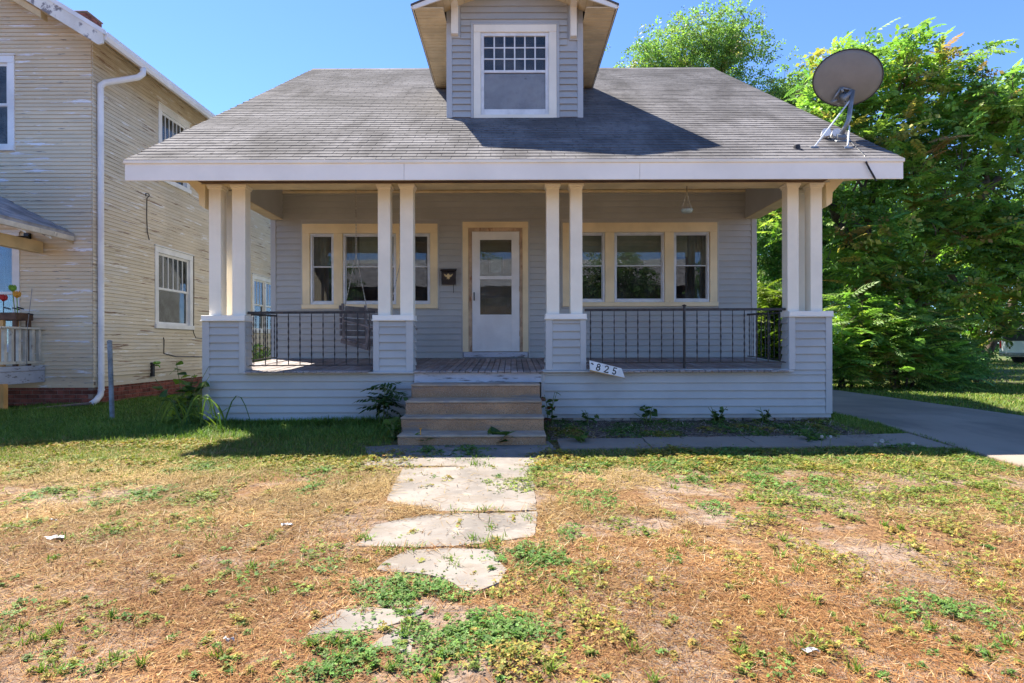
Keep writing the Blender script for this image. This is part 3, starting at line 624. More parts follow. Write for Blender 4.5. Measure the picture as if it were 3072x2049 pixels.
fw = fw.build('front_wall', 'clapboard', nb)
siding(fw, CLAP, (0, ND - .001, 0), 0, -12.2, NX - .012, ZB, 7.45, NH, [F_UP, F_LO], jit=.0015, name='clapboard', top=lambda z, a, b: (a, min(b, NX - max(0, (z + NH - 6.34)) / .618)))
Ms = Matrix.Translation((NX, ND, 0)) @ Matrix.Rotation(R(90), 4, 'Z')
sw = wall_sheet(MB(), (NX, ND, 0), R(90), .1, 11, .4, 6.36, [inner(S_LO), inner(S_UP), inner(S_FAR)]).build('side_wall', 'clapboard_side', nb)
siding(sw, CLAP2, (NX + .001, ND, 0), R(90), -.011, 9.2, ZB, 6.34, NH, [S_LO, S_UP, S_FAR], jit=.0015, name='clapboard')
MB().box(-15, -14.9, 10.1, 21, .1, 6.1, 0).build('far_wall', 'clapboard_side', nb); MB().box(-15, NX, 21, 21.1, .1, 6.1, 0).build('back_wall', 'clapboard_side', nb)
def nb_window(M, h, bars, parent=nb, double=1, low='glass', curtain=True):
    x0, x1, z0, z1 = h; k = .115; mb = MB()
    mb.box(x0, x1, -.03, .08, z1 - k, z1); mb.box(x0 - .03, x1 + .03, -.05, .02, z1 + .001, z1 + .025); mb.box(x0, x0 + k, -.027, .08, z0 + .09, z1 - k); mb.box(x1 - k, x1, -.027, .08, z0 + .09, z1 - k)
    mb.box(x0 - .012, x1 + .012, -.055, .08, z0, z0 + .09); w = mb.build('window', 'old_white', parent, M=M)
    n = double; span = (x1 - x0 - 2 * k - .09 * (n - 1)) / n
    for i in range(n):
        a = x0 + k + i * (span + .09); b = a + span; zm = (z0 + .09 + z1 - k) / 2
        if i: MB().box(a - .09, a, -.025, .08, z0 + .09, z1 - k).build('mullion', 'old_white', w, M=M)
        mb = MB(); q = .045
        for c, d, y in ((zm - .02, z1 - k, .012), (z0 + .09, zm + .02, .03)):
            mb.box(a, a + q, y, y + .03, c, d); mb.box(b - q, b, y, y + .03, c, d); mb.box(a + q, b - q, y, y + .03, d - q, d); mb.box(a + q, b - q, y, y + .03, c, c + q)
        for j in range(1, bars): xx = a + q + (b - a - 2 * q) * j / bars; mb.box(xx - .009, xx + .009, .014, .04, zm, z1 - k - q, .002)
        mb.build('sash', 'old_white', w, M=M)
        MB().box(a + q, b - q, .024, .027, zm, z1 - k - q, 0).build('pane', 'old_glass', w, M=M); MB().box(a + q, b - q, .042, .045, z0 + .09 + q, zm, 0).build('pane', low, w, M=M)
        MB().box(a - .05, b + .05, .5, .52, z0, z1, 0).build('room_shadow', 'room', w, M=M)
        if curtain:
            n_ = 40; us = np.linspace(a + q, b - q, n_); us = np.concatenate([us[:13], us[-11:]])
            for seg in (us[:13], us[13:]):
                m_ = len(seg); V = np.concatenate([np.stack([seg, .12 + .015 * np.sin(seg * 70), np.full(m_, z)], 1) for z in (z0 + .1, z1 - k)])
                ix = np.arange(m_ - 1); link('curtain', np_mesh('curtain', V, np.stack([ix, ix + 1, m_ + ix + 1, m_ + ix], 1), smooth=True), 'curtain', w, M)
    return w
nb_window(Ms, S_LO, 6); nb_window(Ms, S_UP, 6); nb_window(Ms, S_FAR, 3, double=3, curtain=False)
Mf = Matrix.Translation((0, ND, 0)); nb_window(Mf, F_UP, 1); nb_window(Mf, F_LO, 3)
# brick base
BR = unit('brick', lambda b: b.box(0, .198, 0, .05, 0, .062, .004), 'brick_red')
fnd = MB(); fnd.box(-15, NX - .02, ND + .022, ND + .1, -.05, ZB, 0); fnd.box(NX - .12, NX - .022, ND + .1, 21, -.05, ZB, 0); fnd = fnd.build('foundation', 'mortar', nb)
for c in range(8):
    z = .002 + c * .0722
    for i in range(9):
        x = NX - .198 - i * .209 - (c % 2) * .1; link('brick', BR, None, fnd, TRS((x, ND + .012, z), sc=(1, 1, 1)))
    for i in range(25):
        y = ND + .012 + (.104 if c % 2 else .0) + i * .209; link('brick', BR, None, fnd, TRS((NX - .012, y, z), R(90)))
# roof
def nz(x): return 6.02 + (-6.5 - x) * .618
mb = MB(); mb.prism([(-6.45, nz(-6.45) + .10), (-11.03, nz(-11.03) + .10), (-15.6, nz(-6.45) + .10), (-15.6, nz(-6.45) + .06), (-11.03, nz(-11.03) + .03), (-6.45, nz(-6.45) + .06)], 'y', 9.42, 21.5); nroof = mb.build('roof', 'old_shingle', nb)
for k in range(52):
    y = 9.46 + k * .23; mb = MB() if k == 0 else mb
    if k == 0: SF = unit('soffit_plank', lambda b: b.prism([(0, 0), (0, .014), (-.75, .014 + .75 * .618), (-.75, .75 * .618)], 'y', 0, .226), 'old_soffit')
    link('soffit_plank', SF, None, nroof, Matrix.Translation((-6.47, y, nz(-6.47) + .0)))
MB().prism([(-6.47, nz(-6.47) + .055), (-11.03, nz(-11.03) + .055), (-11.03, nz(-11.03) - .17), (-6.55, nz(-6.55) - .17), (-6.47, nz(-6.47) - .10)], 'y', 9.40, 9.43).build('rake_board', 'old_rake', nb)
MB().prism([(-6.44, nz(-6.44) + .13), (-11.03, nz(-11.03) + .13), (-11.03, nz(-11.03) + .056), (-6.44, nz(-6.44) + .056)], 'y', 9.385, 9.43).build('rake_moulding', 'old_white', nb)
mb = MB(); mb.prism([(-7.5, nz(-7.5) - .19), (-8.35, nz(-8.35) - .19), (-8.35, nz(-8.35) - .30), (-7.5, nz(-7.5) - .30)], 'y', 9.46, 9.60); mb.build('lookout_beam', 'old_cream', nb)
for x in (-8.4,): MB().box(x - .06, x + .06, 9.38, 10.0, nz(x) - .30, nz(x) - .16, .006).build('rafter_end', 'old_rake', nb)
mb = MB(); prof = [(-6.53, 6.09), (-6.53, 5.99), (-6.45, 5.97), (-6.42, 6.02), (-6.41, 6.09), (-6.42, 6.09), (-6.43, 6.03), (-6.455, 5.985), (-6.52, 6.0), (-6.52, 6.09)]
mb.prism(prof, 'y', 9.44, 21.4); mb.prism([(-6.53, 6.09), (-6.53, 5.99), (-6.45, 5.97), (-6.42, 6.02), (-6.41, 6.09)], 'y', 9.436, 9.442); mb.build('gutter', 'gutter_white', nb)
ds = MB(); ds.tube([(-6.47, 10.42, 5.98), (-6.47, 10.42, 5.88), (-6.53, 10.38, 5.80), (-6.94, 10.14, 5.60), (-7.0, 10.11, 5.54), (-7.0, 10.11, 5.45), (-7.0, 10.11, 2.2), (-7.0, 10.11, .36), (-6.995, 10.08, .27), (-6.98, 9.96, .19), (-6.96, 9.82, .145)], .050, 8)
ds = ds.build('downspout', 'gutter_white', nb, smooth=True)
for z in (5.5, 3.7, .62, .34): MB().tube([(-7.0, 10.11, z), (-7.0, 10.11, z + .025)], .054, 8).build('joint', 'gutter_white', ds)
# chimney
ch = MB().box(-8.99, -8.59, 12.012, 12.43, 7.0, 7.86, 0).build('chimney', 'mortar', nb)
for c in range(9):
    z = 7.19 + c * .0735; o = .1 * (c % 2)
    for i in range(-1, 3):
        a = max(-9.0, -9.0 + i * .209 + o); b = min(-8.583, -9.0 + i * .209 + o + .2)
        if b - a > .02: link('brick', BR, None, ch, TRS((a, 12.0, z), sc=((b - a) / .198, 1, 1)))
        a = max(12.012, 12.0 + i * .209 + (.104 - o)); b = min(12.44, 12.0 + i * .209 + .104 - o + .2)
        if b - a > .02: link('brick', BR, None, ch, TRS((-8.58, a, z), R(90), sc=((b - a) / .198, 1, 1)))
MB().box(-9.02, -8.56, 11.98, 12.46, 7.85, 7.885, .01).build('chimney_cap', 'mortar', ch)
# porch
pf = MB().box(-12.5, -7.86, 7.05, 9.97, .70, .775, .004).build('porch_floor', 'old_cream', nb)
mb = MB(); mb.box(-7.90, -7.85, 7.05, 9.97, .50, .695, .005); mb.box(-7.885, -7.845, 7.05, 9.97, .70, .78, .004); mb.build('porch_skirt', 'worn_blue', nb)
rl = MB().box(-7.94, -7.84, 7.1, 9.985, 1.375, 1.41, .006).build('porch_rail', 'rail_cream', nb); MB().box(-7.92, -7.86, 7.1, 9.985, .815, .86, .005).build('bottom_rail', 'rail_cream', rl)
BL = unit('baluster', lambda b: b.box(-.026, .026, -.026, .026, .861, 1.374, .004), 'rail_cream')
for i in range(21): link('baluster', BL, None, rl, TRS((-7.89, 9.89 - i * .135, 0), random.uniform(-.04, .04)))
MB().box(-8.02, -7.84, 7.06, 7.24, .776, 2.75, .006).build('porch_post', 'rail_cream', nb)
def pz(x): return 3.0 + (-7.38 - x) * .51
pr = MB().prism([(-7.36, pz(-7.36)), (-10.4, pz(-10.4)), (-10.4, pz(-10.4) - .05), (-7.36, pz(-7.36) - .05)], 'y', 6.7, 9.98).build('porch_roof', 'old_shingle', nb)
SHN = unit('shingle', lambda b: b.prism([(0, 0), (-.13, .0663 + .002), (-.13, .0663 + .006), (.0, .011)], 'y', .002, .30), 'old_shingle')
for c in range(10):
    for i in range(8): link('shingle', SHN, None, pr, Matrix.Translation((-7.35 - c * .115, 7.45 + i * .305 + (c % 2) * .15, pz(-7.35 - c * .115) + .002)))
MB().box(-7.39, -7.35, 6.7, 9.98, 2.865, 2.945, .004).build('eave_board', 'rail_cream', pr)
MB().prism([(-7.40, pz(-7.40) - .055), (-9.6, pz(-9.6) - .055), (-9.6, pz(-9.6) - .07), (-7.40, pz(-7.40) - .07)], 'y', 6.75, 9.97).build('porch_ceiling', 'old_cream', pr)
for y in (9.93, 9.45, 8.95, 8.45): MB().prism([(-7.42, pz(-7.42) - .06), (-7.36, pz(-7.42) - .20), (-7.44, pz(-7.44) - .17), (-8.1, pz(-8.1) - .17), (-8.1, pz(-8.1) - .07)], 'y', y, y + .045).build('rafter_tail', 'old_rake' if y < 9.9 else 'old_cream', pr)
MB().box(-7.98, -7.86, 7.1, 9.96, 2.66, 2.85, .005).build('porch_plate', 'old_cream', pr)

# ------------------------------------------------------------------ small things by the neighbour's house
p = MB().box(-7.86, -7.77, 9.06, 9.15, .03, .52, .005).build('prop_post', 'new_wood'); tag(p, 'fresh orange timber prop under the cream neighbouring porch', 'post')
mb = MB(); mb.box(-.62, .62, -.06, .06, 0, .035, .008, rot=None); pk = mb.build('loose_plank', 'old_plank', M=TRS((-7.35, 9.30, .115), R(28), ry=R(-4))); tag(pk, 'weathered plank lying in the grass beside the brick base', 'plank')
q = ground_at(337, 1258); mb = MB(); mb.tube([(q[0], q[1], -.02), (q[0] - .035, q[1], 1.15)], .030, 12); fp = mb.build('fence_post', 'post_blue', smooth=False); tag(fp, 'bare grey metal fence post standing in the shaded grass', 'post')
MB().tube([(q[0] - .035, q[1], 1.15), (q[0] - .035, q[1], 1.165), (q[0] - .035, q[1], 1.18)], [.034, .034, .016], 12).build('post_cap', 'galvanised', fp)
hb = MB(); yb = 11.6; xb = NX + .03; hb.box(xb - .03, xb + .03, yb - .04, yb + .04, .50, .78, .01); hb = hb.build('hose_tap', 'iron'); tag(hb, 'dark outdoor tap with green handle above the brick base', 'tap')
hh = MB(); hh.tube([(xb + .03, yb + .05, .72), (xb + .09, yb + .05, .72), (xb + .12, yb + .05, .68)], [.014, .014, .012], 8); hh.tube([(xb + .06, yb - .03, .77), (xb + .06, yb + .12, .77)], .03, 8); hh.build('tap_handle', 'tulip_green', hb)
wl = [((1.42, 3.98), (1.41, 4.03), (1.50, 4.05), (1.53, 4.02), (1.45, 3.95), (1.44, 3.6), (1.46, 3.3), (1.52, 3.16)), ((3.13, 3.1), (3.13, 2.2), (3.11, 1.4), (3.2, 1.28), (4.6, 1.2)), ((1.98, 1.27), (2.0, 1.22), (1.99, .95), (2.4, .88), (4.0, .84))]
for i, (pts, lb) in enumerate(zip(wl, ('thin black wire hooked above the lower side window', 'black cable running down beside the lower side window', 'short black wire low on the cream side wall'))):
    tag(MB().tube([(NX + .024, ND + u, z) for u, z in pts], .008, 5).build('wall_cable', 'black_plastic'), lb, 'cable')
sl_ = MB(); sx, sy, sz = -8.13, 9.93, 2.88; sl_.box(sx - .05, sx + .05, sy, sy + .06, sz + .02, sz + .12, .01); sl_ = sl_.build('security_light', 'black_plastic'); tag(sl_, 'small black twin security light under the neighbouring porch roof', 'lamp')
for d in (-.09, .07): MB().tube([(sx + d * .4, sy + .01, sz + .06), (sx + d, sy - .07, sz + .02), (sx + d * 1.1, sy - .15, sz - .02)], [.012, .035, .045], 8).build('lamp_head', 'black_plastic', sl_)
# planter with metal flowers on the neighbour's porch
pln = root('planter', (-8.13, 9.62, .775), 'dark wooden planter stand on the neighbouring porch', 'planter')
mb = MB(); mb.box(-8.42, -7.90, 9.45, 9.80, 1.52, 1.64, .008); mb.build('box', 'dark_wood', pln)
for a in (-8.40, -8.18, -7.98):
    for b in (9.47, 9.73): MB().box(a, a + .06, b, b + .05, .776, 1.52, .004).build('leg', 'dark_wood' if a != -8.18 else 'new_wood', pln)
def tulip(px, py, D, mt, label, zb=1.60, lean=0.0):
    x, z = X(px, D), Z(py, D); t = root('garden_stake', (x, D, zb), label, 'garden ornament')
    MB().tube([(x + lean, D, zb), (x + lean * .4, D, (z + zb) / 2), (x, D, z)], .007, 5).build('stem', 'tulip_green' if mt != 'tulip_red' else 'iron', t)
    mb = MB()
    for k in range(6):
        a = k * math.pi / 3; r = .03; mb.tube([(x, D, z - .02), (x + r * math.cos(a), D + r * math.sin(a), z + .015), (x + r * 1.3 * math.cos(a), D + r * 1.3 * math.sin(a), z + .05), (x + r * 1.1 * math.cos(a), D + r * 1.1 * math.sin(a), z + .085)], [.012, .024, .02, .004], 5)
    mb.build('petals', mt, t); MB().tube([(x, D, zb + .13), (x + .11, D, zb + .10)], .012, 5).build('clip', 'black_plastic', t)
tulip(11, 895, 9.55, 'tulip_red', 'red metal tulip stake in the neighbouring planter'); tulip(51, 885, 9.55, 'tulip_orange', 'orange metal tulip stake on a green stem in the neighbouring planter', lean=.01)
tulip(38, 866, 9.7, 'tulip_green', 'yellow green metal leaf stake behind the orange tulip', lean=.05)
sx_, sz_ = X(97, 9.6), Z(862, 9.6); gs = MB().tube([(X(80, 9.6), 9.6, .78), (X(82, 9.6), 9.6, 1.4), (sx_, 9.6, sz_)], .006, 5).build('plant_stake', 'galvanised'); tag(gs, 'thin bare stake leaning right of the metal tulips', 'stake')
MB().tube([(X(84, 9.6), 9.6, 1.63), (X(100, 9.6), 9.6, 1.61)], .012, 5).build('clip', 'black_plastic', gs)
# ------------------------------------------------------------------ things on the bungalow
mx0, mx1, mz0, mz1 = -1.19, -.925, 2.115, 2.375
mbx = root('mailbox', (-1.06, 9.93, mz0), 'small black wall mailbox with a brass eagle beside the front door', 'mailbox')
MB().prism([(9.985, mz0), (9.90, mz0), (9.885, mz1 - .06), (9.90, mz1 - .02), (9.985, mz1)], 'x', mx0 + .015, mx1 - .015).build('body', 'mailbox_metal', mbx)
MB().prism([(9.985, mz1 + .012), (9.872, mz1 - .022), (9.866, mz1 - .045), (9.874, mz1 - .045), (9.985, mz1 + .0)], 'x', mx0, mx1).build('lid', 'mailbox_metal', mbx)
MB().tube([(-.975, 9.93, mz0), (-.975, 9.92, mz0 - .14)], .006, 6).build('newspaper_rod', 'iron', mbx)
ec = Vector((-1.058, 9.884, 2.245)); eg = [(-.075, .045), (-.05, .03), (-.025, .022), (-.012, .04), (0, .05), (.012, .04), (.025, .022), (.05, .03), (.075, .045), (.06, .005), (.035, -.012), (.018, -.01), (.026, -.05), (.008, -.03), (0, -.055), (-.008, -.03), (-.026, -.05), (-.018, -.01), (-.035, -.012), (-.06, .005)]
MB().prism([(ec.x + a, ec.z + b) for a, b in eg], 'y', 9.874, 9.884).build('eagle_emblem', 'brass', mbx)
# house number plank
def stroke(mb, pts, w, y, M):
    P = [Vector((a, 0, b)) for a, b in pts]
    for i in range(len(P) - 1):
        d = (P[i + 1] - P[i]); n = Vector((-d.z, 0, d.x)).normalized() * w / 2; e = d.normalized() * w * .3
        q = [P[i] - e + n, P[i + 1] + e + n, P[i + 1] + e - n, P[i] - e - n]; mb.face([M @ Vector((v.x, y - .00012 * i, v.z)) for v in q])
Msg = Matrix.Translation((1.197, 7.545, .785)) @ Matrix.Rotation(R(14.5), 4, 'Y') @ Matrix.Rotation(R(-7), 4, 'X')
sg = root('number_sign', (1.19, 7.6, .70), 'crooked white house number plank reading 825 hanging at the porch edge', 'sign')
out = [(-.235, .060), (.185, .062), (.255, -.045), (-.200, -.055)]
MB().prism(out, 'y', -.010, .012).build('plank', 'sign_white', sg, M=Msg)
MB().prism([(-.204, -.0552), (.257, -.0452), (.262, -.052), (-.20, -.068)], 'y', -.006, .016).build('plank_edge', 'sign_edge', sg, M=Msg)
def arc(cx, cz, rx, rz, a0, a1, n=12): return [(cx + rx * math.cos(R(a0 + (a1 - a0) * i / n)), cz + rz * math.sin(R(a0 + (a1 - a0) * i / n))) for i in range(n + 1)]
D8 = [arc(0, .018, .015, .0165, 0, 360), arc(0, -.018, .019, .0185, 0, 360)]
D2 = [arc(0, .016, .018, .020, 170, -30) + [(-.018, -.036)], [(-.02, -.036), (.022, -.036)], [(.022, -.036), (.024, -.028)]]
D5 = [[(.02, .037), (-.012, .037), (-.015, .004)] + arc(-.001, -.013, .018, .021, 130, -150)]
for k, (dg, u) in enumerate(((D8, -.105), (D2, .0), (D5, .105))):
    mb = MB()
    for j, ln in enumerate(dg): stroke(mb, [(a * 1.12 + u, b * 1.12 + .004) for a, b in ln], .0135, -.0105 - .002 * j, Msg)
    mb.build('digit', 'ink', sg)
mb = MB(); stroke(mb, [(-.205, .028), (-.19, .030), (-.178, .018)], .014, -.011, Msg); mb.build('hook_mark', 'ink', sg)
# satellite dish
dy = 7.93; dx = X(2522, dy); dz = roof_z(dy)
dsh = root('satellite_dish', (dx, dy, dz), 'large grey satellite dish on a bent mast at the right roof corner', 'satellite dish')
top = Vector((X(2560, 7.9), 7.9, Z(275, 7.9))); mid = Vector((X(2548, 7.85), 7.85, Z(362, 7.85))); low = Vector((dx, dy, dz + .05))
MB().tube([low, low * .3 + mid * .7, mid, top], .029, 12).build('mast', 'galvanised', dsh, smooth=True)
mb = MB(); mb.box(dx - .10, dx + .10, dy - .10, dy + .13, -.006, .012, .003, rot=None); foot = mb.build('foot_plate', 'galvanised', dsh, M=Matrix.Translation((dx, dy, dz + .015)) @ Matrix.Rotation(PITCH, 4, 'X') @ Matrix.Translation((-dx, -dy, 0)))
MB().tube([low + Vector((-.055, 0, -.01)), low + Vector((.055, 0, -.01))], .055, 10).build('foot_bracket', 'galvanised', dsh)
c0 = Vector((X(2545, 7.98), 7.98, Z(238, 7.98)))
# reflector: a shallow elliptical bowl facing up and away to the south
nrm = Vector((.10, .80, .60)).normalized(); upv = (Vector((.0, 0, 1)) - nrm * nrm.z).normalized(); rt = upv.cross(nrm).normalized()
t_ = R(13); ax = rt * math.cos(t_) + upv * math.sin(t_); ay = -rt * math.sin(t_) + upv * math.cos(t_)
if ax.x < 0: ax = -ax
bm = bmesh.new(); rings = []
for layer in (0, 1):
    for i in range(1, 9):
        r_ = i / 8; rings.append([bm.verts.new(c0 + ax * (.450 * r_ * math.cos(a)) + ay * (.355 * r_ * math.sin(a)) + nrm * (.085 * r_ * r_ - .085 + .012 * layer)) for a in np.linspace(0, 2 * math.pi, 48, endpoint=False)])
def ringf(A, B):
    for k in range(48): bm.faces.new((A[k], A[(k + 1) % 48], B[(k + 1) % 48], B[k]))
for i in range(7): ringf(rings[i], rings[i + 1]); ringf(rings[9 + i], rings[8 + i])
ringf(rings[7], rings[15]); bm.faces.new(rings[0]); bm.faces.new(rings[8][::-1])
bmesh.ops.recalc_face_normals(bm, faces=bm.faces[:]); me = bpy.data.meshes.new('reflector'); bm.to_mesh(me); bm.free()
me.polygons.foreach_set('use_smooth', [True] * len(me.polygons)); link('reflector', me, 'dish_grey', dsh)
MB().tube([c0 + ax * (.452 * math.cos(a)) + ay * (.357 * math.sin(a)) for a in np.linspace(0, 2 * math.pi, 49)], .008, 5, cap=False).build('rim', 'iron', dsh)
hub = c0 - nrm * .10 - ay * .20 + ax * .0
mb = MB()
for a, b in ((-.07, .09), (.07, .09), (-.11, -.10), (.08, -.10)): mb.tube([hub + ax * a + ay * b, hub + ax * a * .6 + ay * b * .6 - nrm * .05], .018, 6)
mb.tube([hub + ax * -.07 + ay * .09, hub + ax * .07 + ay * .09, hub + ax * .08 + ay * -.10, hub + ax * -.11 + ay * -.10, hub + ax * -.07 + ay * .09], .018, 6); mb.tube([hub - nrm * .02, hub - nrm * .12, top], [.06, .045, .034], 10)
mb.build('mount', 'galvanised', dsh, smooth=True)
mb = MB(); lb = hub - ay * .22
mb.tube([hub - ay * .12, hub + nrm * .35 - ay * .10, c0 + nrm * .55 - ay * .20], .016, 6); mb.build('feed_arm', 'galvanised', dsh)
MB().tube([c0 + nrm * .54 - ay * .20, c0 + nrm * .62 - ay * .17], [.04, .05], 10).build('feed_head', 'lnb_white', dsh)
for fx, fy, st_ in ((X(2443, 7.60), 7.60, top - Vector((.015, 0, .10))), (X(2544, 7.58), 7.58, mid + Vector((.01, 0, -.08)))):
    b_ = Vector((fx, fy, roof_z(fy) + .012)); MB().tube([b_, st_], .010, 6).build('brace_rod', 'aluminium', dsh); MB().box(fx - .05, fx + .05, fy - .03, fy + .03, b_.z - .016, b_.z + .012, .004).build('brace_foot', 'galvanised', dsh)
for fx, fy in ((X(2478, 8.02), 8.02), (X(2508, 8.0), 8.0)): MB().tube([(fx, fy + .03, roof_z(fy) + .055), (fx - .02, fy - .07, roof_z(fy) + .075)], [.05, .06], 10).build('signal_box', 'lnb_white', dsh)
rv = MB(); fx, fy = X(2392, 7.56), 7.56; rv.tube([(fx, fy, roof_z(fy) - .01), (fx, fy, roof_z(fy) + .05), (fx, fy, roof_z(fy) + .07)], [.045, .04, .012], 10); tag(rv.build('roof_vent', 'iron'), 'small dark plumbing vent near the eave left of the dish', 'roof vent')
cb = []
for a, b in ((2540, 408), (2552, 428), (2562, 440), (2575, 452), (2586, 463), (2596, 474)):
    D = (1.1 + 1.156 - 0) / (.6265 - (HY - b) / F_PX); cb.append((X(a, D), D, Z(b, D) + .012))
cb += [(X(2601, 7.15), 7.15, Z(492, 7.15)), (X(2610, 7.15), 7.15, Z(510, 7.15)), (X(2620, 7.15), 7.15, Z(527, 7.15)), (X(2630, 7.2), 7.2, Z(545, 7.2))]
tag(MB().tube(cb, .011, 6).build('antenna_cable', 'black_plastic'), 'black cable draped from the dish down over the white fascia', 'cable')
# porch swing, hung askew on chains
yaw = R(-116); ce = Vector((-2.03, 9.0, 0)); ux = Vector((math.cos(yaw), math.sin(yaw), 0)); uy = Vector((-math.sin(yaw), math.cos(yaw), 0))
Msw = Matrix.Translation((ce.x, ce.y, 1.14)) @ Matrix.Rotation(yaw, 4, 'Z') @ Matrix.Rotation(R(-12), 4, 'X')
sw_ = root('porch_swing', (ce.x, ce.y, 1.1), 'grey slatted wooden porch swing hanging on chains behind the left railing', 'swing')
for i in range(5): MB().box(-.55, .55, -.24 + i * .1, -.155 + i * .1, 0, .018, .004).build('seat_slat', 'swing_wood', sw_, M=Msw)
Mb = Msw @ Matrix.Translation((0, -.25, .02)) @ Matrix.Rotation(R(14), 4, 'X')
for i in range(5): MB().box(-.55, .55, -.02, -.002, .03 + i * .092, .105 + i * .092, .004).build('back_slat', 'swing_wood', sw_, M=Mb)
for x in (-.5, 0, .5): MB().box(x - .02, x + .02, 0, .03, -.05, .50, .004).build('back_upright', 'swing_wood', sw_, M=Mb); MB().box(x - .02, x + .02, -.27, .27, -.06, -.001, .004).build('seat_rail', 'swing_wood', sw_, M=Msw)
for x in (-.545, .505): MB().box(x, x + .04, -.27, .29, .26, .285, .004).build('arm_rest', 'swing_wood', sw_, M=Msw); MB().box(x, x + .035, .2, .245, -.06, .26, .004).build('arm_post', 'swing_wood', sw_, M=Msw)
def chain(a, b, r=.007):
    a, b = Vector(a), Vector(b); n = max(2, int((b - a).length / .022)); pts = [a.lerp(b, i / n) for i in range(n + 1)]
    return MB().tube(pts, [r * (1.25 if i % 2 else .55) for i in range(n + 1)], 5).build('chain', 'chain', sw_)
for x in (-.52, .52):
    f_ = Msw @ Vector((x, .22, .30)); k_ = Msw @ Vector((x, -.30, .32)); ap = (f_ + k_) / 2; ap.z = 2.40; tp = ap.copy(); tp.z = 3.705
    chain(f_, ap); chain(k_, ap); chain(ap, tp)
    chain(Msw @ Vector((x, .22, -.03)), f_, .008)
# hanging dish feeder
hx, hd = X(2062, 7.87), 7.87; hf = root('hanging_feeder', (hx, hd, 2.86), 'small green hanging feeder dish below the right porch beam', 'bird feeder')
MB().tube([(hx, hd, 2.845), (hx, hd, 2.85), (hx, hd, 2.875), (hx, hd, 2.89)], [.03, .06, .078, .082], 16).build('dish', 'feeder_green', hf, smooth=True)
for k in range(3): a = k * 2.094 + .4; MB().tube([(hx + .076 * math.cos(a), hd + .076 * math.sin(a), 2.89), (hx, hd, 3.12)], .004, 5).build('chain', 'chain', hf)
MB().tube([(hx, hd, 3.12), (hx, hd, 3.205)], .005, 5).build('hook', 'iron', hf)
# ------------------------------------------------------------------ leaves, trees, shrubs
def pinnate(pairs=6, L=.5, w=.034, ll=.15, droop=.25, seed=0, ang=62):
    r = np.random.default_rng(seed); V = []
    for i in range(pairs):
        t = (i + .8) / (pairs + .6); px_, pz_ = L * t, -droop * L * t * t
        for sgn in (-1, 1):
            l = ll * (1 - .35 * abs(t - .45) * 2) * r.uniform(.85, 1.1); a = R(ang + r.uniform(-8, 8) - 18 * t)
            d = np.array([math.cos(a), sgn * math.sin(a), -.30 - .15 * r.random()]); d /= np.linalg.norm(d)
            s_ = np.cross(d, (0, 0, 1)); s_ /= np.linalg.norm(s_); o = np.array([px_, 0, pz_]); up = np.array([0, 0, 1.])
            V += [o, o + d * l * .42 + s_ * w * .5 + up * w * .12, o + d * l, o + d * l * .38 - s_ * w * .5 + up * w * .12]
    o = np.array([L * .95, 0, -droop * L * .9]); V += [o, o + (ll * .4, w * .5, -.03), o + (ll * .9, 0, -.07), o + (ll * .4, -w * .5, -.03)]
    V += [np.array([0, -.004, 0]), np.array([0, .004, 0]), np.array([L * .6, .003, -droop * L * .36]), np.array([L * .6, -.003, -droop * L * .36])]
    return np.array(V)
def sprig(n=14, L=.35, size=.06, seed=0):
    r = np.random.default_rng(seed); V = []
    for i in range(n):
        t = (i + 1) / n; o = np.array([L * t, 0, -.1 * L * t * t]); a = i * 2.4 + r.uniform(-.4, .4); d = np.array([.45, math.cos(a), math.sin(a) * .6 - .2]); d /= np.linalg.norm(d)
        s_ = np.cross(d, r.normal(size=3)); s_ /= np.linalg.norm(s_); l = size * r.uniform(.7, 1.2); o = o + d * .02
        V += [o, o + d * l * .5 + s_ * l * .32, o + d * l, o + d * l * .5 - s_ * l * .32]
    return np.array(V)
def rotmats(yaw, pitch, roll):
    cy, sy, cp, sp, cr, sr = np.cos(yaw), np.sin(yaw), np.cos(pitch), np.sin(pitch), np.cos(roll), np.sin(roll); z = np.zeros_like(yaw); o = z + 1
    Rz = np.stack([np.stack([cy, -sy, z], -1), np.stack([sy, cy, z], -1), np.stack([z, z, o], -1)], -2)
    Ry = np.stack([np.stack([cp, z, -sp], -1), np.stack([z, o, z], -1), np.stack([sp, z, cp], -1)], -2)
    Rx = np.stack([np.stack([o, z, z], -1), np.stack([z, cr, -sr], -1), np.stack([z, sr, cr], -1)], -2)
    return Rz @ Ry @ Rx
def scatter(tmpls, P, yaw, pitch, roll, sc, cols, r):
    """copies of quad templates at points P; one tint for each copy with slight change between its leaflets"""
    out, co = [], []; which = r.integers(0, len(tmpls), len(P))
    for k, T in enumerate(tmpls):
        i = np.where(which == k)[0]
        if not len(i): continue
        M = rotmats(yaw[i], pitch[i], roll[i]); V = np.einsum('nij,mj->nmi', M, T) * sc[i, None, None] + P[i, None, :]
        nl = len(T) // 4; c = np.repeat(cols[i][:, None, :], nl, 1) * r.uniform(.8, 1.2, (len(i), nl, 1)); co.append(np.repeat(c, 4, 1).reshape(-1, 3)); out.append(V.reshape(-1, 3))
    V = np.concatenate(out); return V, np.arange(len(V)).reshape(-1, 4), np.concatenate(co)
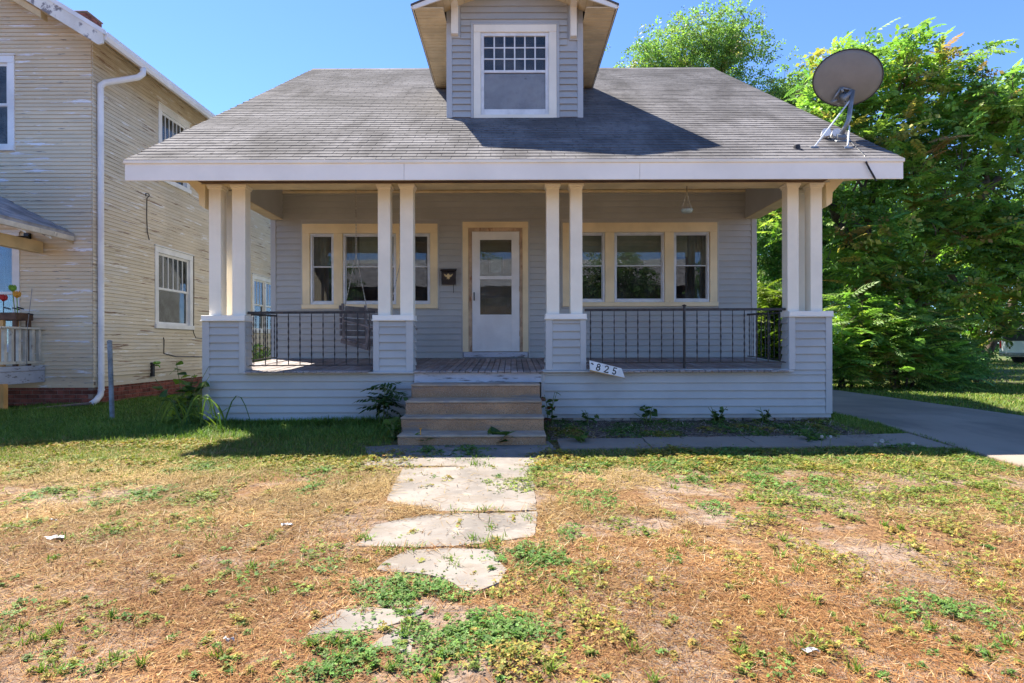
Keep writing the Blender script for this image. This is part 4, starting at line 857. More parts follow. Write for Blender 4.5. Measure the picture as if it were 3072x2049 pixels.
def twigs(A, B, ra, rb):
    """thin three-sided twigs from points A to points B, sagging a little"""
    Mid = (A + B) / 2 + (0, 0, .06); V, Fq = [], []
    n = len(A); a = np.array([[1, 0, 0], [-.5, .87, 0], [-.5, -.87, 0]])
    pts = [A, Mid, B]; rr_ = [ra, (ra + rb) / 2, rb]
    V = np.stack([p[:, None, :] + a[None] * q for p, q in zip(pts, rr_)], 1).reshape(n * 9, 3); b = (np.arange(n) * 9)[:, None]
    quads = [[i * 3 + k, i * 3 + (k + 1) % 3, i * 3 + 3 + (k + 1) % 3, i * 3 + 3 + k] for i in (0, 1) for k in range(3)]
    return V, (b[:, None, :] + np.array(quads)[None]).reshape(-1, 4)
def limb(mb, p0, p1, r0, r1, r, wob=.25, n=7):
    p0, p1 = np.array(p0, float), np.array(p1, float); L = np.linalg.norm(p1 - p0); pts = []
    off = r.normal(size=(2, 3)) * wob * L * .18
    for i in range(n):
        t = i / (n - 1); pts.append(p0 + (p1 - p0) * t + math.sin(math.pi * t) * off[0] + math.sin(2 * math.pi * t) * off[1] * .5)
    mb.tube([tuple(p) for p in pts], [r0 + (r1 - r0) * (i / (n - 1)) for i in range(n)], 7); return np.array(pts)
def tree(name, label, cat, base, trunks, lobes, ncl, per, tmpls, pal, seed, spread=.5, sc=(.8, 1.2), pitch=(-.5, .5), group=None, rtrunk=.16, tw=.012, shell=2.0, reach=1.0):
    """trunks: list of polylines; lobes: ellipsoids (cx, cy, cz, rx, ry, rz) that the leaf tufts fill; pal: list of (weight, rgb)"""
    r = np.random.default_rng(seed); t = root(name, (base[0], base[1], float(gz(*base))), label, cat, group); mb = MB(); skel = []
    for ln in trunks:
        for i in range(len(ln) - 1):
            k0, k1 = 1 - i / len(ln) * .75, 1 - (i + 1) / len(ln) * .75; skel.append(limb(mb, ln[i], ln[i + 1], rtrunk * k0, rtrunk * k1, r, .12))
    sk0 = np.concatenate(skel); vol = np.array([l[3] * l[4] * l[5] for l in lobes]) ** .7; pl = r.choice(len(lobes), ncl, p=vol / vol.sum())
    Lb = np.array(lobes); d = r.normal(size=(ncl, 3)); d /= np.linalg.norm(d, axis=1)[:, None]; P = Lb[pl, :3] + d * Lb[pl, 3:] * (r.random(ncl) ** (1 / shell))[:, None]
    P[:, 2] = np.maximum(P[:, 2], gz(0, 20.) + .12)
    for l in lobes:                                       # a limb into each lobe
        c = np.array(l[:3]); j = np.argmin(np.linalg.norm(sk0 - c + (0, 0, 1.0), axis=1)); q = limb(mb, sk0[j], c + r.normal(size=3) * np.array(l[3:]) * .25, rtrunk * .42, rtrunk * .12, r, .5); skel.append(q)
        for _ in range(4):
            e = c + np.clip(r.normal(size=3), -1, 1) * np.array(l[3:]) * .6; skel.append(limb(mb, q[r.integers(2, 7)], e, rtrunk * .2, rtrunk * .06, r, .5, 5))
    mb.build('trunk', 'bark', t, smooth=True); sk = np.concatenate(skel)
    near = np.array([sk[np.argmin(((sk - p) ** 2).sum(1))] for p in P]); V, Fq = twigs(near, P, tw, tw * .45)
    tag(link('twigs', np_mesh('twigs', V, Fq), 'bark', t), kind='stuff')
    n = ncl * per; ci = np.repeat(np.arange(ncl), per); Q = P[ci] + r.normal(size=(n, 3)) * spread * .22
    yaw = r.uniform(0, 2 * math.pi, n); pit = r.uniform(*pitch, n); rol = r.normal(0, .35, n); s_ = r.uniform(*sc, n)
    w = np.array([p[0] for p in pal]); cc = np.array([p[1] for p in pal]); tint = cc[r.choice(len(pal), ncl, p=w / w.sum())][ci] * r.uniform(.75, 1.25, (n, 1)) * r.uniform(.92, 1.08, (n, 3))
    V, Fq, co = scatter(tmpls, Q, yaw, pit, rol, s_, tint, r); link('crown', np_mesh('crown', V, Fq, co), 'leaf', t); return t
AIL = [pinnate(6, .48, .075, .17, .22, s) for s in range(5)] + [sprig(11, .40, .13, 50 + s) for s in range(2)]; SUM = [pinnate(7, .58, .065, .17, .28, s + 20) for s in range(4)]; SPR = [sprig(16, .45, .095, s) for s in range(6)]
G1 = [(6, (0.231, 0.381, 0.078)), (3, (0.324, 0.455, 0.091)), (3, (0.148, 0.275, 0.078)), (1, (0.396, 0.342, 0.091)), (.5, (0.396, 0.243, 0.108))]
G2 = [(5, (0.154, 0.293, 0.091)), (3, (0.108, 0.219, 0.078)), (1, (0.231, 0.309, 0.108))]
G3 = [(5, (0.231, 0.357, 0.091)), (3, (0.169, 0.275, 0.091)), (1, (0.309, 0.309, 0.122))]
tree('ailanthus_tree', 'tall leafy tree with long feathered leaves right behind the satellite dish', 'tree', (9.6, 15.6),
     [[(9.6, 15.6, .1), (9.5, 15.6, 2.2), (9.2, 15.4, 3.9), (9.4, 15.3, 6.0)], [(9.5, 15.6, 2.0), (8.4, 15.2, 4.2), (7.9, 15.0, 5.6)], [(9.7, 15.5, 1.2), (10.7, 15.0, 3.6), (12.0, 14.6, 5.2)]],
     [(8.5, 15.3, 7.6, 1.15, 1.2, 1.35), (10.2, 15.2, 7.9, 1.2, 1.3, 1.25), (9.2, 15.4, 6.4, 1.6, 1.2, 1.0), (7.7, 15.2, 6.0, 1.1, 1.2, 1.1), (7.4, 15.2, 4.8, .8, 1.0, .9), (9.4, 14.6, 5.2, 1.9, 1.2, 1.3), (11.4, 14.8, 6.0, 1.6, 1.3, 1.4), (10.8, 14.4, 4.0, 1.9, 1.2, 1.1), (8.8, 14.5, 3.4, 1.5, 1.1, 1.1), (9.8, 14.5, 2.3, 1.7, .9, .9)],
     540, 8, AIL, G1, 11, spread=.6, sc=(.75, 1.15), pitch=(-.35, .75), rtrunk=.17)
tree('ailanthus_tree', 'broad feathery tree filling the right edge of the picture', 'tree', (13.4, 17.4),
     [[(12.2, 15.6, .1), (12.9, 15.5, 1.8), (13.6, 15.4, 3.6), (14.0, 15.4, 5.4)], [(12.4, 15.6, .6), (11.6, 15.2, 2.2), (11.0, 15.0, 3.0)], [(12.9, 15.6, 1.4), (14.6, 15.0, 3.0), (16.2, 14.8, 4.2)]],
     [(11.9, 15.2, 7.3, 1.3, 1.3, 1.2), (13.4, 15.4, 6.9, 1.5, 1.4, 1.3), (15.0, 15.4, 6.3, 1.5, 1.4, 1.3), (13.2, 14.8, 4.6, 1.9, 1.3, 1.3), (15.4, 15.0, 4.6, 1.6, 1.4, 1.5), (12.2, 14.4, 3.0, 1.7, 1.1, 1.0), (14.4, 14.6, 3.1, 1.7, 1.2, 1.0), (12.2, 14.9, 1.9, 1.3, .8, .8)],
     470, 8, AIL, G1 + [(2, (.07, .14, .03))], 12, spread=.6, sc=(.7, 1.1), pitch=(-.4, .6), rtrunk=.13)
tree('shade_tree', 'airy small-leaved tree rising behind the roof ridge right of the dormer', 'tree', (9.5, 27),
     [[(9.5, 27, .1), (9.4, 27, 4.5), (9.0, 27, 8), (8.8, 27, 12)]], [(6.4, 26.5, 12.6, 1.7, 1.8, 2.2), (8.0, 27, 14.0, 1.6, 2, 2.0), (10.0, 27, 14.0, 1.5, 2, 2.2), (7.6, 26.4, 10.6, 2.8, 2.2, 1.9), (10.8, 26.6, 10.4, 2.4, 2.2, 2.2), (12.2, 27, 11.6, 1.5, 1.8, 2.0), (13.4, 27, 9.4, 1.8, 1.8, 2.2), (13.3, 27, 11.9, 1.2, 1.4, 1.4), (9.4, 26, 6.6, 3.2, 2.4, 2.6), (4.8, 26.6, 11.6, 1.1, 1.2, 1.6)],
     1150, 8, SPR, G3, 13, spread=1.3, sc=(.9, 1.5), pitch=(-.4, .9), rtrunk=.3, tw=.014, shell=1.7)
tree('shade_tree', 'dark green tree seen between the right porch columns', 'tree', (9.0, 20.5),
     [[(9.0, 20.5, .1), (9.0, 20.4, 2.6), (8.9, 20.2, 5.2)]], [(8.8, 19.8, 5.6, 2.0, 1.6, 1.5), (9.2, 19.6, 3.4, 2.2, 1.6, 1.6), (11.4, 20, 5.2, 2.2, 1.6, 2.2), (8.4, 19.2, 1.6, 1.5, 1.2, 1.2)], 620, 8, SPR, G2, 14, spread=1.0, sc=(.8, 1.3), pitch=(-.5, .6), rtrunk=.2)
tree('woodland_tree', 'shaded tree far back behind the bare sunny patch', 'tree', (17.5, 29),
     [[(19.6, 28.6, .1), (19.6, 28.6, 3), (19.4, 28.6, 7)], [(17.5, 30, .1), (17.4, 30, 3), (17.8, 30, 6)]], [(17, 30, 7.5, 4, 2, 3.0), (21.5, 30, 7, 4, 2, 3.2), (18.5, 29.5, 4.0, 4, 1.5, 2.2), (23, 30, 3.6, 3, 1.5, 2.0), (14.5, 30, 3.4, 2.5, 1.5, 3.0)], 600, 7, SPR, G2, 15, spread=1.4, sc=(1.0, 1.7), pitch=(-.5, .6), rtrunk=.28)
tree('woodland_tree', 'dark thicket tree far back at the right edge', 'tree', (26, 34), [[(25, 34, .1), (25, 34, 4), (25, 34, 8)]],
     [(24, 34, 8, 5, 2, 4), (29, 34, 6, 5, 2, 5), (19, 35, 3, 5, 1.6, 3), (27, 35.5, 3.2, 5, 1.6, 2.6), (14, 36, 4, 4, 2, 4), (22, 35, 1.4, 5, 1.0, 1.5), (29, 35, 1.4, 5, 1.0, 1.5), (15, 35, 1.4, 5, 1.0, 1.5)], 640, 6, SPR, G2, 16, spread=1.8, sc=(1.4, 2.2), pitch=(-.5, .6), rtrunk=.3)
def shrub(base, h, w, label, seed, tm=SUM, pal=G1, ncl=60, per=8, sc=(.6, 1.0), name='sumac_shrub', group='shrubs beyond the driveway'):
    bx, by = base; r = random.Random(seed); tr = [[(bx + r.uniform(-.3, .3) * w, by + r.uniform(-.2, .2), .1), (bx + r.uniform(-.5, .5) * w, by + r.uniform(-.3, .2), h * .7)] for _ in range(4)]
    return tree(name, label, 'shrub', base, tr, [(bx, by, h * .62, w * .8, w * .6, h * .36), (bx - w * .4, by - .3, h * .35, w * .6, w * .5, h * .30), (bx + w * .45, by - .25, h * .36, w * .6, w * .5, h * .30)], ncl, per, tm, pal, seed, spread=.5, sc=sc, pitch=(-.2, .7), rtrunk=.03, tw=.008, group=group)
shrub((7.75, 13.6), 2.3, 1.0, 'feathery shrub just right of the porch corner pier', 31, ncl=80)
shrub((8.75, 13.3), 2.1, .95, 'dense feathery shrub in the middle of the hedge row', 32, ncl=80)
shrub((9.75, 13.8), 2.0, .85, 'dark feathery shrub at the right end of the hedge row', 33, pal=G2 + [(2, (.13, .19, .03))], ncl=80)
shrub((11.2, 15.4), 1.3, .9, 'low dark shrub at the foot of the leaning trunk', 34, tm=SPR, pal=G2, ncl=90, sc=(.6, 1.0))
shrub((7.3, 16.4), 3.0, 1.0, 'bright leafy shrub seen past the side railing', 35, ncl=110, pal=[(3, (.17, .23, .03)), (2, (.10, .17, .025))])
shrub((7.0, 19.0), 2.4, 1.0, 'shrub half hidden behind the house corner', 36, tm=SPR, pal=G3, ncl=80)
shrub((-5.3, 12.6), 1.1, .45, 'leafy shrub in the gap between the two houses', 37, tm=SPR, pal=G1, ncl=40, sc=(.4, .7), group='shrubs near the houses')

# white van parked far back
van = root('parked_van', (26.9, 30, .1), 'white van parked far back at the right edge', 'van')
VM = Matrix.Translation((25.45, 30.0, .09)) @ Matrix.Rotation(R(-90), 4, 'Z')
MB().prism([(-1.0, .35), (-1.0, 1.1), (-.9, 1.75), (-.7, 1.95), (.7, 1.95), (.9, 1.75), (1.0, 1.1), (1.0, .35)], 'y', 0, 4.6).build('body', 'car_white', van, M=VM)
MB().box(-.78, .78, -.012, .0, 1.15, 1.7, .01).build('rear_window', 'black_plastic', van, M=VM)
for a in (-.97, .85): MB().box(a, a + .12, -.02, .02, .78, 1.15, .01).build('tail_light', 'tail_red', van, M=VM)
MB().box(-.95, .95, -.1, .0, .38, .56, .03).build('bumper', 'galvanised', van, M=VM)
for a in (-.95, .75):
    for b in (.9, 3.7): MB().tube([(a, b, .32), (a + .2, b, .32)], .32, 16).build('wheel', 'rubber', van, M=VM)
# ------------------------------------------------------------------ across the street, behind the camera (the porch windows mirror it)
tag(MB().box(-60, 60, -17, -8, -.3, .006, 0).build('street', 'asphalt'), kind='structure')
bh = root('brick_house', (0, -29, 0), 'long brown brick house across the street, mirrored in the porch windows', 'house')
MB().box(-14, 15, -36, -28, 0, 5.8, .02).build('wall', 'brick_far', bh)
MB().prism([(-37, 5.8), (-27.3, 5.8), (-32, 8.6)], 'x', -14.6, 15.6).build('roof', 'old_shingle', bh)
for x in (-11, -6, -1, 8, 12):
    w_ = MB().box(x, x + 1.5, -28.0, -27.94, 1.3, 2.9, .01).build('window', 'old_white', bh); MB().box(x + .1, x + 1.4, -27.94, -27.92, 1.4, 2.8, 0).build('pane', 'black_plastic', w_)
MB().box(3.5, 4.6, -28.0, -27.93, .1, 2.3, .01).build('door', 'dark_wood', bh)
for k, (x, y, h) in enumerate(((-15, -24, 9), (7.5, -23, 8.2), (17, -25, 10), (-3.5, -39, 11))):
    tree('street_tree', ('leafy tree across the street mirrored at the left window', 'leafy tree across the street mirrored in the middle right window', 'leafy tree across the street mirrored at the far right window', 'tall tree behind the brick house across the street')[k], 'tree', (x, y), [[(x, y, 0), (x, y, h * .35), (x + .2, y, h * .7)]],
         [(x, y, h * .72, 2.6, 2.2, h * .24), (x - 1.4, y, h * .55, 1.8, 1.6, h * .18), (x + 1.5, y, h * .58, 1.8, 1.6, h * .2)], 120, 5, SPR, G2, 90 + k, spread=1.8, sc=(1.8, 2.8), rtrunk=.2, group='trees across the street')
# ------------------------------------------------------------------ plants
def leaf_plant(name, label, base, stems, leaf_fn, mtl='leaf', cat='plant', group=None, stem_m='tulip_stem'):
    t = root(name, base, label, cat, group); mb = MB()
    for s_ in stems: mb.tube(s_, [.007] + [.005] * (len(s_) - 2) + [.003], 5)
    mb.build('stem', stem_m, t); V, Fq, co = leaf_fn(); link('leaves', np_mesh('leaves', V, Fq, co), mtl, t); return t
mat('tulip_stem', (.13, .16, .05), .7, .1, 8)
def broad(n=6, seed=0):
    """one broad toothed leaf lying along +X as a fan of quads, unit length"""
    r = np.random.default_rng(seed); V = []; prof = [0, .30, .42, .40, .30, .16, 0]; k = len(prof) - 1
    for i in range(k):
        a, b = i / k, (i + 1) / k; j = r.uniform(.9, 1.1, 2)
        for sg in (-1, 1): V += [(a, 0, -.18 * a * a), (b, 0, -.18 * b * b), (b, sg * prof[i + 1] * j[1], -.18 * b * b + .10 * prof[i + 1]), (a, sg * prof[i] * j[0], -.18 * a * a + .10 * prof[i])]
    return np.array(V)
BRD = [broad(seed=i) for i in range(4)]
DOCK = [v * (1, .55, 1) for v in BRD]
def on_stems(stems, n, tmpls, sc, pal, seed, pitch=(-.5, .6), t0=.15):
    r = np.random.default_rng(seed); P = []
    for _ in range(n):
        s_ = stems[r.integers(len(stems))]; t = r.uniform(t0, 1) * (len(s_) - 1); i = min(int(t), len(s_) - 2); f = t - i; P.append(np.array(s_[i]) * (1 - f) + np.array(s_[i + 1]) * f)
    P = np.array(P); cc = np.array(pal)[r.integers(0, len(pal), n)] * r.uniform(.8, 1.2, (n, 1))
    return scatter(tmpls, P, r.uniform(0, 2 * math.pi, n), r.uniform(*pitch, n), r.normal(0, .4, n), r.uniform(*sc, n), cc, r)
def upstems(base, n, h, spread, seed):
    r = random.Random(seed); out = []
    for _ in range(n):
        a = r.uniform(0, 6.28); d = r.uniform(.2, 1) * spread; hh = h * r.uniform(.55, 1)
        out.append([(base[0] + .03 * math.cos(a), base[1] + .03 * math.sin(a), base[2] - .01), (base[0] + d * .4 * math.cos(a), base[1] + d * .4 * math.sin(a), base[2] + hh * .55), (base[0] + d * math.cos(a), base[1] + d * math.sin(a), base[2] + hh)])
    return out
YG = [(.20, .27, .03), (.13, .20, .03), (.26, .33, .04)]; DG = [(.045, .09, .025), (.06, .11, .03), (.035, .075, .02)]; MG = [(.085, .15, .03), (.11, .18, .03), (.06, .12, .03)]
b = (-4.12, 7.45, .1); st_ = upstems(b, 11, .82, .34, 1); leaf_plant('mulberry_sapling', 'bright broad-leaved sapling against the left porch corner', b, st_, lambda: on_stems(st_, 100, BRD, (.07, .15), YG + MG, 2))
b = (-1.62, 7.42, .1); st2 = upstems(b, 5, .62, .20, 3); leaf_plant('ash_sapling', 'dark green sapling standing against the skirt left of the steps', b, st2, lambda: on_stems(st2, 30, [pinnate(4, .26, .05, .12, .2, s) for s in range(3)], (.7, 1.15), DG, 4, (-.3, .4), .3))
b = (.47, 7.45, .1); st3 = upstems(b, 4, .42, .12, 5); leaf_plant('weed_sapling', 'small weed with one reddish leaf just right of the steps', b, st3, lambda: on_stems(st3, 22, BRD, (.06, .11), MG + [(.20, .09, .05)], 6))
for k, (px_, dd, h_, w_, n_, lb) in enumerate(((1945, 7.45, .24, .20, 34, 'leafy weed against the right skirt below the number sign'), (2150, 7.45, .26, .18, 36, 'bushy weed against the middle of the right skirt'), (2290, 7.5, .22, .22, 26, 'spreading weed near the right end of the skirt'), (1770, 7.4, .20, .14, 20, 'small weed against the skirt under the crooked number plank'))):
    b = (X(px_, dd), dd, .1); sx_ = upstems(b, 5, h_, w_, 40 + k); leaf_plant('wall_weed', lb, b, sx_, lambda: on_stems(sx_, n_, BRD, (.05, .10), MG + DG, 50 + k), group='weeds along the porch skirt')
for k, (px_, py_, n_, s_, h_, pal, lb) in enumerate(((1490, 1330, 26, (.12, .22), .10, MG + DG, 'broad-leaved dock growing at the foot of the steps'), (1265, 1335, 30, (.06, .12), .10, MG, 'dandelion with a yellow flower at the lower left of the steps'), (1385, 1332, 18, (.06, .11), .06, DG, 'low dark weed in the middle of the bottom step'), (1185, 1318, 34, (.06, .12), .22, MG, 'ferny weed left of the bottom step'), (1745, 1333, 26, (.05, .10), .12, MG, 'tuft of weed at the end of the cross walk by the mulch bed'), (2440, 1330, 24, (.06, .11), .10, MG, 'leafy weed growing through a joint of the cross walk'))):
    gx_, gy_ = ground_at(px_, py_); b = (gx_, gy_, float(gz(gx_, gy_))); sx_ = upstems(b, 6, h_, .15 if k else .26, 60 + k); o = leaf_plant('walk_weed', lb, b, sx_, lambda: on_stems(sx_, n_, DOCK if k == 0 else BRD, s_, pal, 70 + k, (.1, 1.0) if k == 0 else (-.2, .7), 0), group='weeds round the steps and walk')
    if k == 1: MB().tube([(gx_ - .01, gy_ - .02, b[2]), (gx_ - .01, gy_ - .03, b[2] + .17), (gx_ - .01, gy_ - .03, b[2] + .185)], [.004, .004, .022], 8).build('flower', 'tulip_orange', o)
# arching iris blades at the left corner
def ribbon(pts, w, col):
    pts = np.array(pts); n = len(pts); V = []
    for i in range(n - 1):
        d0, d1 = (1 - i / (n - 1)) ** .6 * w, (1 - (i + 1) / (n - 1)) ** .6 * w; V += [pts[i] - (d0, 0, 0), pts[i] + (d0, 0, 0), pts[i + 1] + (d1, 0, 0), pts[i + 1] - (d1, 0, 0)]
    return np.array(V), np.repeat(np.array([col]), len(V), 0)
iris = root('iris_plant', (-3.85, 7.30, .1), 'arching iris leaves in the grass below the left pier', 'plant'); r_ = random.Random(5); Vs, Cs = [], []
for k in range(26):
    a = r_.uniform(-.6, 3.7); L_ = r_.uniform(.25, .55); h_ = r_.uniform(.2, .42); x0_ = -3.95 + r_.uniform(-.15, .45); y0_ = 7.3 + r_.uniform(-.15, .15)
    v, c = ribbon([(x0_ + math.cos(a) * L_ * t, y0_ - abs(math.sin(a)) * L_ * .5 * t, .09 + h_ * math.sin(min(math.pi * .95, t * (2.0 + .9 * (k % 3))))) for t in np.linspace(0, 1, 9)], .011, MG[k % 3] if k % 4 else YG[0]); Vs.append(v); Cs.append(c)
V = np.concatenate(Vs); link('blades', np_mesh('blades', V, np.arange(len(V)).reshape(-1, 4), np.concatenate(Cs)), 'blade', iris)
# dandelion clocks in the sunny strip by the cross walk
for k, (px_, py_, top_, lb) in enumerate(((2462, 1352, 1312, 'tall dandelion clock beside the weed in the cross walk'), (2488, 1354, 1313, 'second tall dandelion clock right beside the first one'), (2643, 1356, 1326, 'round white dandelion clock near the end of the cross walk'), (2622, 1358, 1338, 'low dandelion clock left of the round one'), (2735, 1356, 1334, 'loose white dandelion clock nearest the driveway'))):
    gx_, gy_ = ground_at(px_, py_); z0_ = float(gz(gx_, gy_)); z1_ = Z(top_, gy_); dn = root('dandelion_clock', (gx_, gy_, z0_), lb, 'dandelion', 'dandelion clocks by the cross walk')
    MB().tube([(gx_, gy_, z0_), (gx_ + .01, gy_, z1_)], .003, 5).build('stem', 'tulip_stem', dn); mb = MB(); rr_ = .016 if k != 2 else .022
    for j in range(26): q = Vector((r_.gauss(0, 1), r_.gauss(0, 1), r_.gauss(0, 1))).normalized() * rr_; mb.tube([(gx_ + .01, gy_, z1_), (gx_ + .01 + q.x, gy_ + q.y, z1_ + q.z)], [.001, .004], 4)
    mb.build('seed_head', 'paper', dn)
# litter
for px_, py_, w_, lb in ((861, 1581, .075, 'crumpled white paper scrap on the dry lawn left of the walk'), (165, 1620, .11, 'torn strip of pale plastic on the dry grass at the left'), (2432, 1972, .055, 'chewed white scrap on the dry lawn at lower right'), (160, 1565, .05, 'small white scrap beside a weed tuft at the left'), (685, 1930, .04, 'small pale paper bit near the bottom left of the walk')):
    gx_, gy_ = ground_at(px_, py_); bm = bmesh.new(); n = 7; g_ = [[bm.verts.new((gx_ + (i / (n - 1) - .5) * w_ + r_.uniform(-.006, .006), gy_ + (j / 3 - .5) * w_ * .38 + r_.uniform(-.008, .008), float(gh(gx_, gy_)) + .018 + r_.uniform(-.008, .010))) for i in range(n)] for j in range(4)]
    for j in range(3):
        for i in range(n - 1):
            if (i, j) not in ((0, 0), (n - 2, 2)): bm.faces.new((g_[j][i], g_[j][i + 1], g_[j + 1][i + 1], g_[j + 1][i]))
    me = bpy.data.meshes.new('litter_scrap'); bm.to_mesh(me); bm.free(); tag(link('litter_scrap', me, 'paper'), lb, 'litter', 'scraps of litter on the lawn')

# ------------------------------------------------------------------ lawn
ALLP = [zpts(s_) for s_ in SLABS] + [zpts([(700, 308), (1462, 281), (1474, 400), (1490, 556), (1200, 566), (905, 562), (760, 525), (600, 510), (645, 400)]),
        [(-1.42, 5.40), (.18, 5.33), (.27, 5.47), (.48, 5.80), (.40, 6.46), (-1.55, 6.3), (-1.38, 5.75)], [(.49, 6.05), (3.72, 6.10), (4.52, 6.05), (4.50, 6.75), (.4, 6.46)], [(4.56, -6), (6.95, -6), (6.95, 23), (4.56, 23)]]
def inside(x, y, poly):
    c = np.zeros(len(x), bool); n = len(poly)
    for i in range(n):
        (x1, y1), (x2, y2) = poly[i], poly[(i + 1) % n]
        if y1 == y2: continue
        c ^= ((y1 > y) != (y2 > y)) & (x < (x2 - x1) * (y - y1) / (y2 - y1) + x1)
    return c
def blocked(x, y, keep=.03):
    b = np.zeros(len(x), bool)
    wx, wy = (fb(x, y, 5, 61) - .5) * .20, (fb(x, y, 5, 65) - .5) * .20
    for p_ in ALLP: b |= inside(x + wx, y + wy, p_)
    b &= rng.random(len(x)) > keep
    b |= (x > -4.05) & (x < 4.18) & (y > 7.6) & (y < 18); b |= (x > -1.3) & (x < .40) & (y > 6.2) & (y < 7.7); b |= (x < -7.02) & (y > 9.98); b |= (x > .40) & (x < 4.1) & (y > 6.5) & (y < 7.7) & (rng.random(len(x)) > .35)
    b |= (x < -7.9) & (y > 8.6)
    return b
def fnoise(x, y, s, seed):
    """smooth value noise 0..1"""
    r = np.random.default_rng(seed); g_ = r.random((64, 64)); u, v = x * s + 100, y * s + 100; i, j = np.floor(u).astype(int), np.floor(v).astype(int); fu, fv = u - i, v - j; fu, fv = fu * fu * (3 - 2 * fu), fv * fv * (3 - 2 * fv)
    q = lambda a, b_: g_[a % 64, b_ % 64]
    return q(i, j) * (1 - fu) * (1 - fv) + q(i + 1, j) * fu * (1 - fv) + q(i, j + 1) * (1 - fu) * fv + q(i + 1, j + 1) * fu * fv
def fb(x, y, s, seed): return .55 * fnoise(x, y, s, seed) + .30 * fnoise(x, y, s * 2.3, seed + 1) + .15 * fnoise(x, y, s * 5.1, seed + 2)
def fan(n, d0, d1, margin=1.3):
    """points on the ground in front, closer together nearer by"""
    y = rng.uniform(d0, d1, n); x = rng.uniform(-1, 1, n) * (.92 * y + margin); return x, y
def strips(x, y, z, yaw, L, w, rise, col, bend=0.0):
    """blades: base edge, middle edge, tip edge as two quads"""
    d = np.stack([np.cos(yaw), np.sin(yaw)], 1); s_ = np.stack([-d[:, 1], d[:, 0]], 1); P = np.stack([x, y], 1); V = np.zeros((len(x), 8, 3))
    def pt(t): return P + d * (L * np.cos(rise) * t)[:, None], z + L * np.sin(rise) * (t - bend * t * t)
    def edge(t, k):
        p_, zz_ = pt(t); a = np.concatenate([p_ - s_ * (w * k)[:, None], zz_[:, None]], 1); b_ = np.concatenate([p_ + s_ * (w * k)[:, None], zz_[:, None]], 1); return a, b_
    one = np.ones(len(x)); e0, e1, e2 = edge(0 * one, .5 * one), edge(.55 * one, .42 * one), edge(one, .1 * one)
    V[:, 0], V[:, 1], V[:, 2], V[:, 3] = e0[0], e0[1], e1[1], e1[0]; V[:, 4], V[:, 5], V[:, 6], V[:, 7] = e1[0], e1[1], e2[1], e2[0]
    return V.reshape(-1, 3), np.arange(len(x) * 8).reshape(-1, 4), np.repeat(col, 8, 0)
def stuff(name, V, Fq, co, m, label): return tag(link(name, np_mesh(name, V, Fq, co), m), label, None, None, 'stuff')
# dry thatch
n = 340000; x, y = fan(n, 1.55, 6.6); den = fb(x, y, .9, 3); keep = (~blocked(x, y, .02)) & (rng.random(n) < np.clip((den - .30) * 4.2, .10, 1) * np.where(y > 5.6, .55, 1)); bare = (fb(x, y, 1.1, 77) > .60) & (x > .3) & (y > 3.4); keep &= ~(bare & (rng.random(n) < .75))
x, y = x[keep], y[keep]; n = len(x); z = gh(x, y) + rng.uniform(0, .014, n)
tone = fb(x, y, 1.6, 9)[:, None]; pick = rng.random(n)
red = np.clip((fb(x, y, .8, 41) - .38) * 3.5, 0, 1)
base_c = np.where((pick < .25 + .30 * red)[:, None], (.27, .145, .056), np.where((pick < .55 + .2 * red)[:, None], (.165, .072, .028), np.where((pick < .94)[:, None], (.38, .255, .11), (.48, .39, .26))))
base_c = base_c * (np.array((.98, .84, .74)) * np.clip((3.8 - y) / 2, 0, 1)[:, None] + 1 - np.clip((3.8 - y) / 2, 0, 1)[:, None]); yel = np.clip((y - 3.3) / 2.2, 0, 1)[:, None]; base_c = base_c * (1 - yel * .75) + np.array((.37, .28, .115)) * yel * .75
col = base_c * (.55 + .9 * tone) * rng.uniform(.75, 1.2, (n, 1)); near = np.clip(y / 3, .55, 1.6)
V, Fq, co = strips(x, y, z, rng.uniform(0, 6.28, n), rng.uniform(.03, .105, n) * near, rng.uniform(.0016, .0050, n) * near, np.where(rng.random(n) < .14, rng.uniform(.4, 1.3, n), np.abs(rng.normal(0, .16, n))), col, .5); keep4 = np.arange(len(V)).reshape(-1, 8)[:, [0, 1, 6, 7]].ravel(); V, co = V[keep4], co[keep4]; Fq = np.arange(len(V)).reshape(-1, 4); stuff('dry_grass', V, Fq, co, 'straw', 'matted dry orange straw over the front lawn')
# weeds and clover
PATCH = []
def addp(lst, x0, y0, s_=.5096): PATCH.extend([(x0 + a * s_, y0 + b_ * s_, c * s_ * (1.35 if k != 2 else 1), d * s_ * (1.3 if k != 2 else 1), k) for a, b_, c, d, k in lst])
addp([(720, 650, 95, 45, 1), (880, 460, 125, 32, 0), (1180, 480, 95, 38, 1), (550, 530, 55, 30, 0), (540, 430, 80, 35, 1), (170, 640, 75, 40, 1), (280, 440, 65, 28, 0), (60, 510, 45, 25, 1), (985, 610, 42, 32, 1), (1140, 630, 70, 38, 1), (1420, 680, 45, 32, 1), (1490, 940, 55, 45, 0), (1315, 960, 32, 45, 1), (1840, 810, 95, 50, 1), (1920, 890, 75, 40, 0), (1790, 1000, 80, 60, 1), (60, 1170, 55, 60, 0), (45, 1270, 45, 32, 1), (550, 1140, 80, 40, 1), (440, 1310, 60, 40, 1), (690, 1440, 60, 32, 1), (430, 1500, 70, 32, 0), (90, 330, 45, 28, 1), (210, 330, 45, 24, 1), (1180, 300, 60, 22, 0), (1330, 310, 50, 20, 1), (1840, 430, 40, 35, 0), (1900, 325, 50, 20, 0), (640, 690, 40, 24, 0)], 0, 1250)
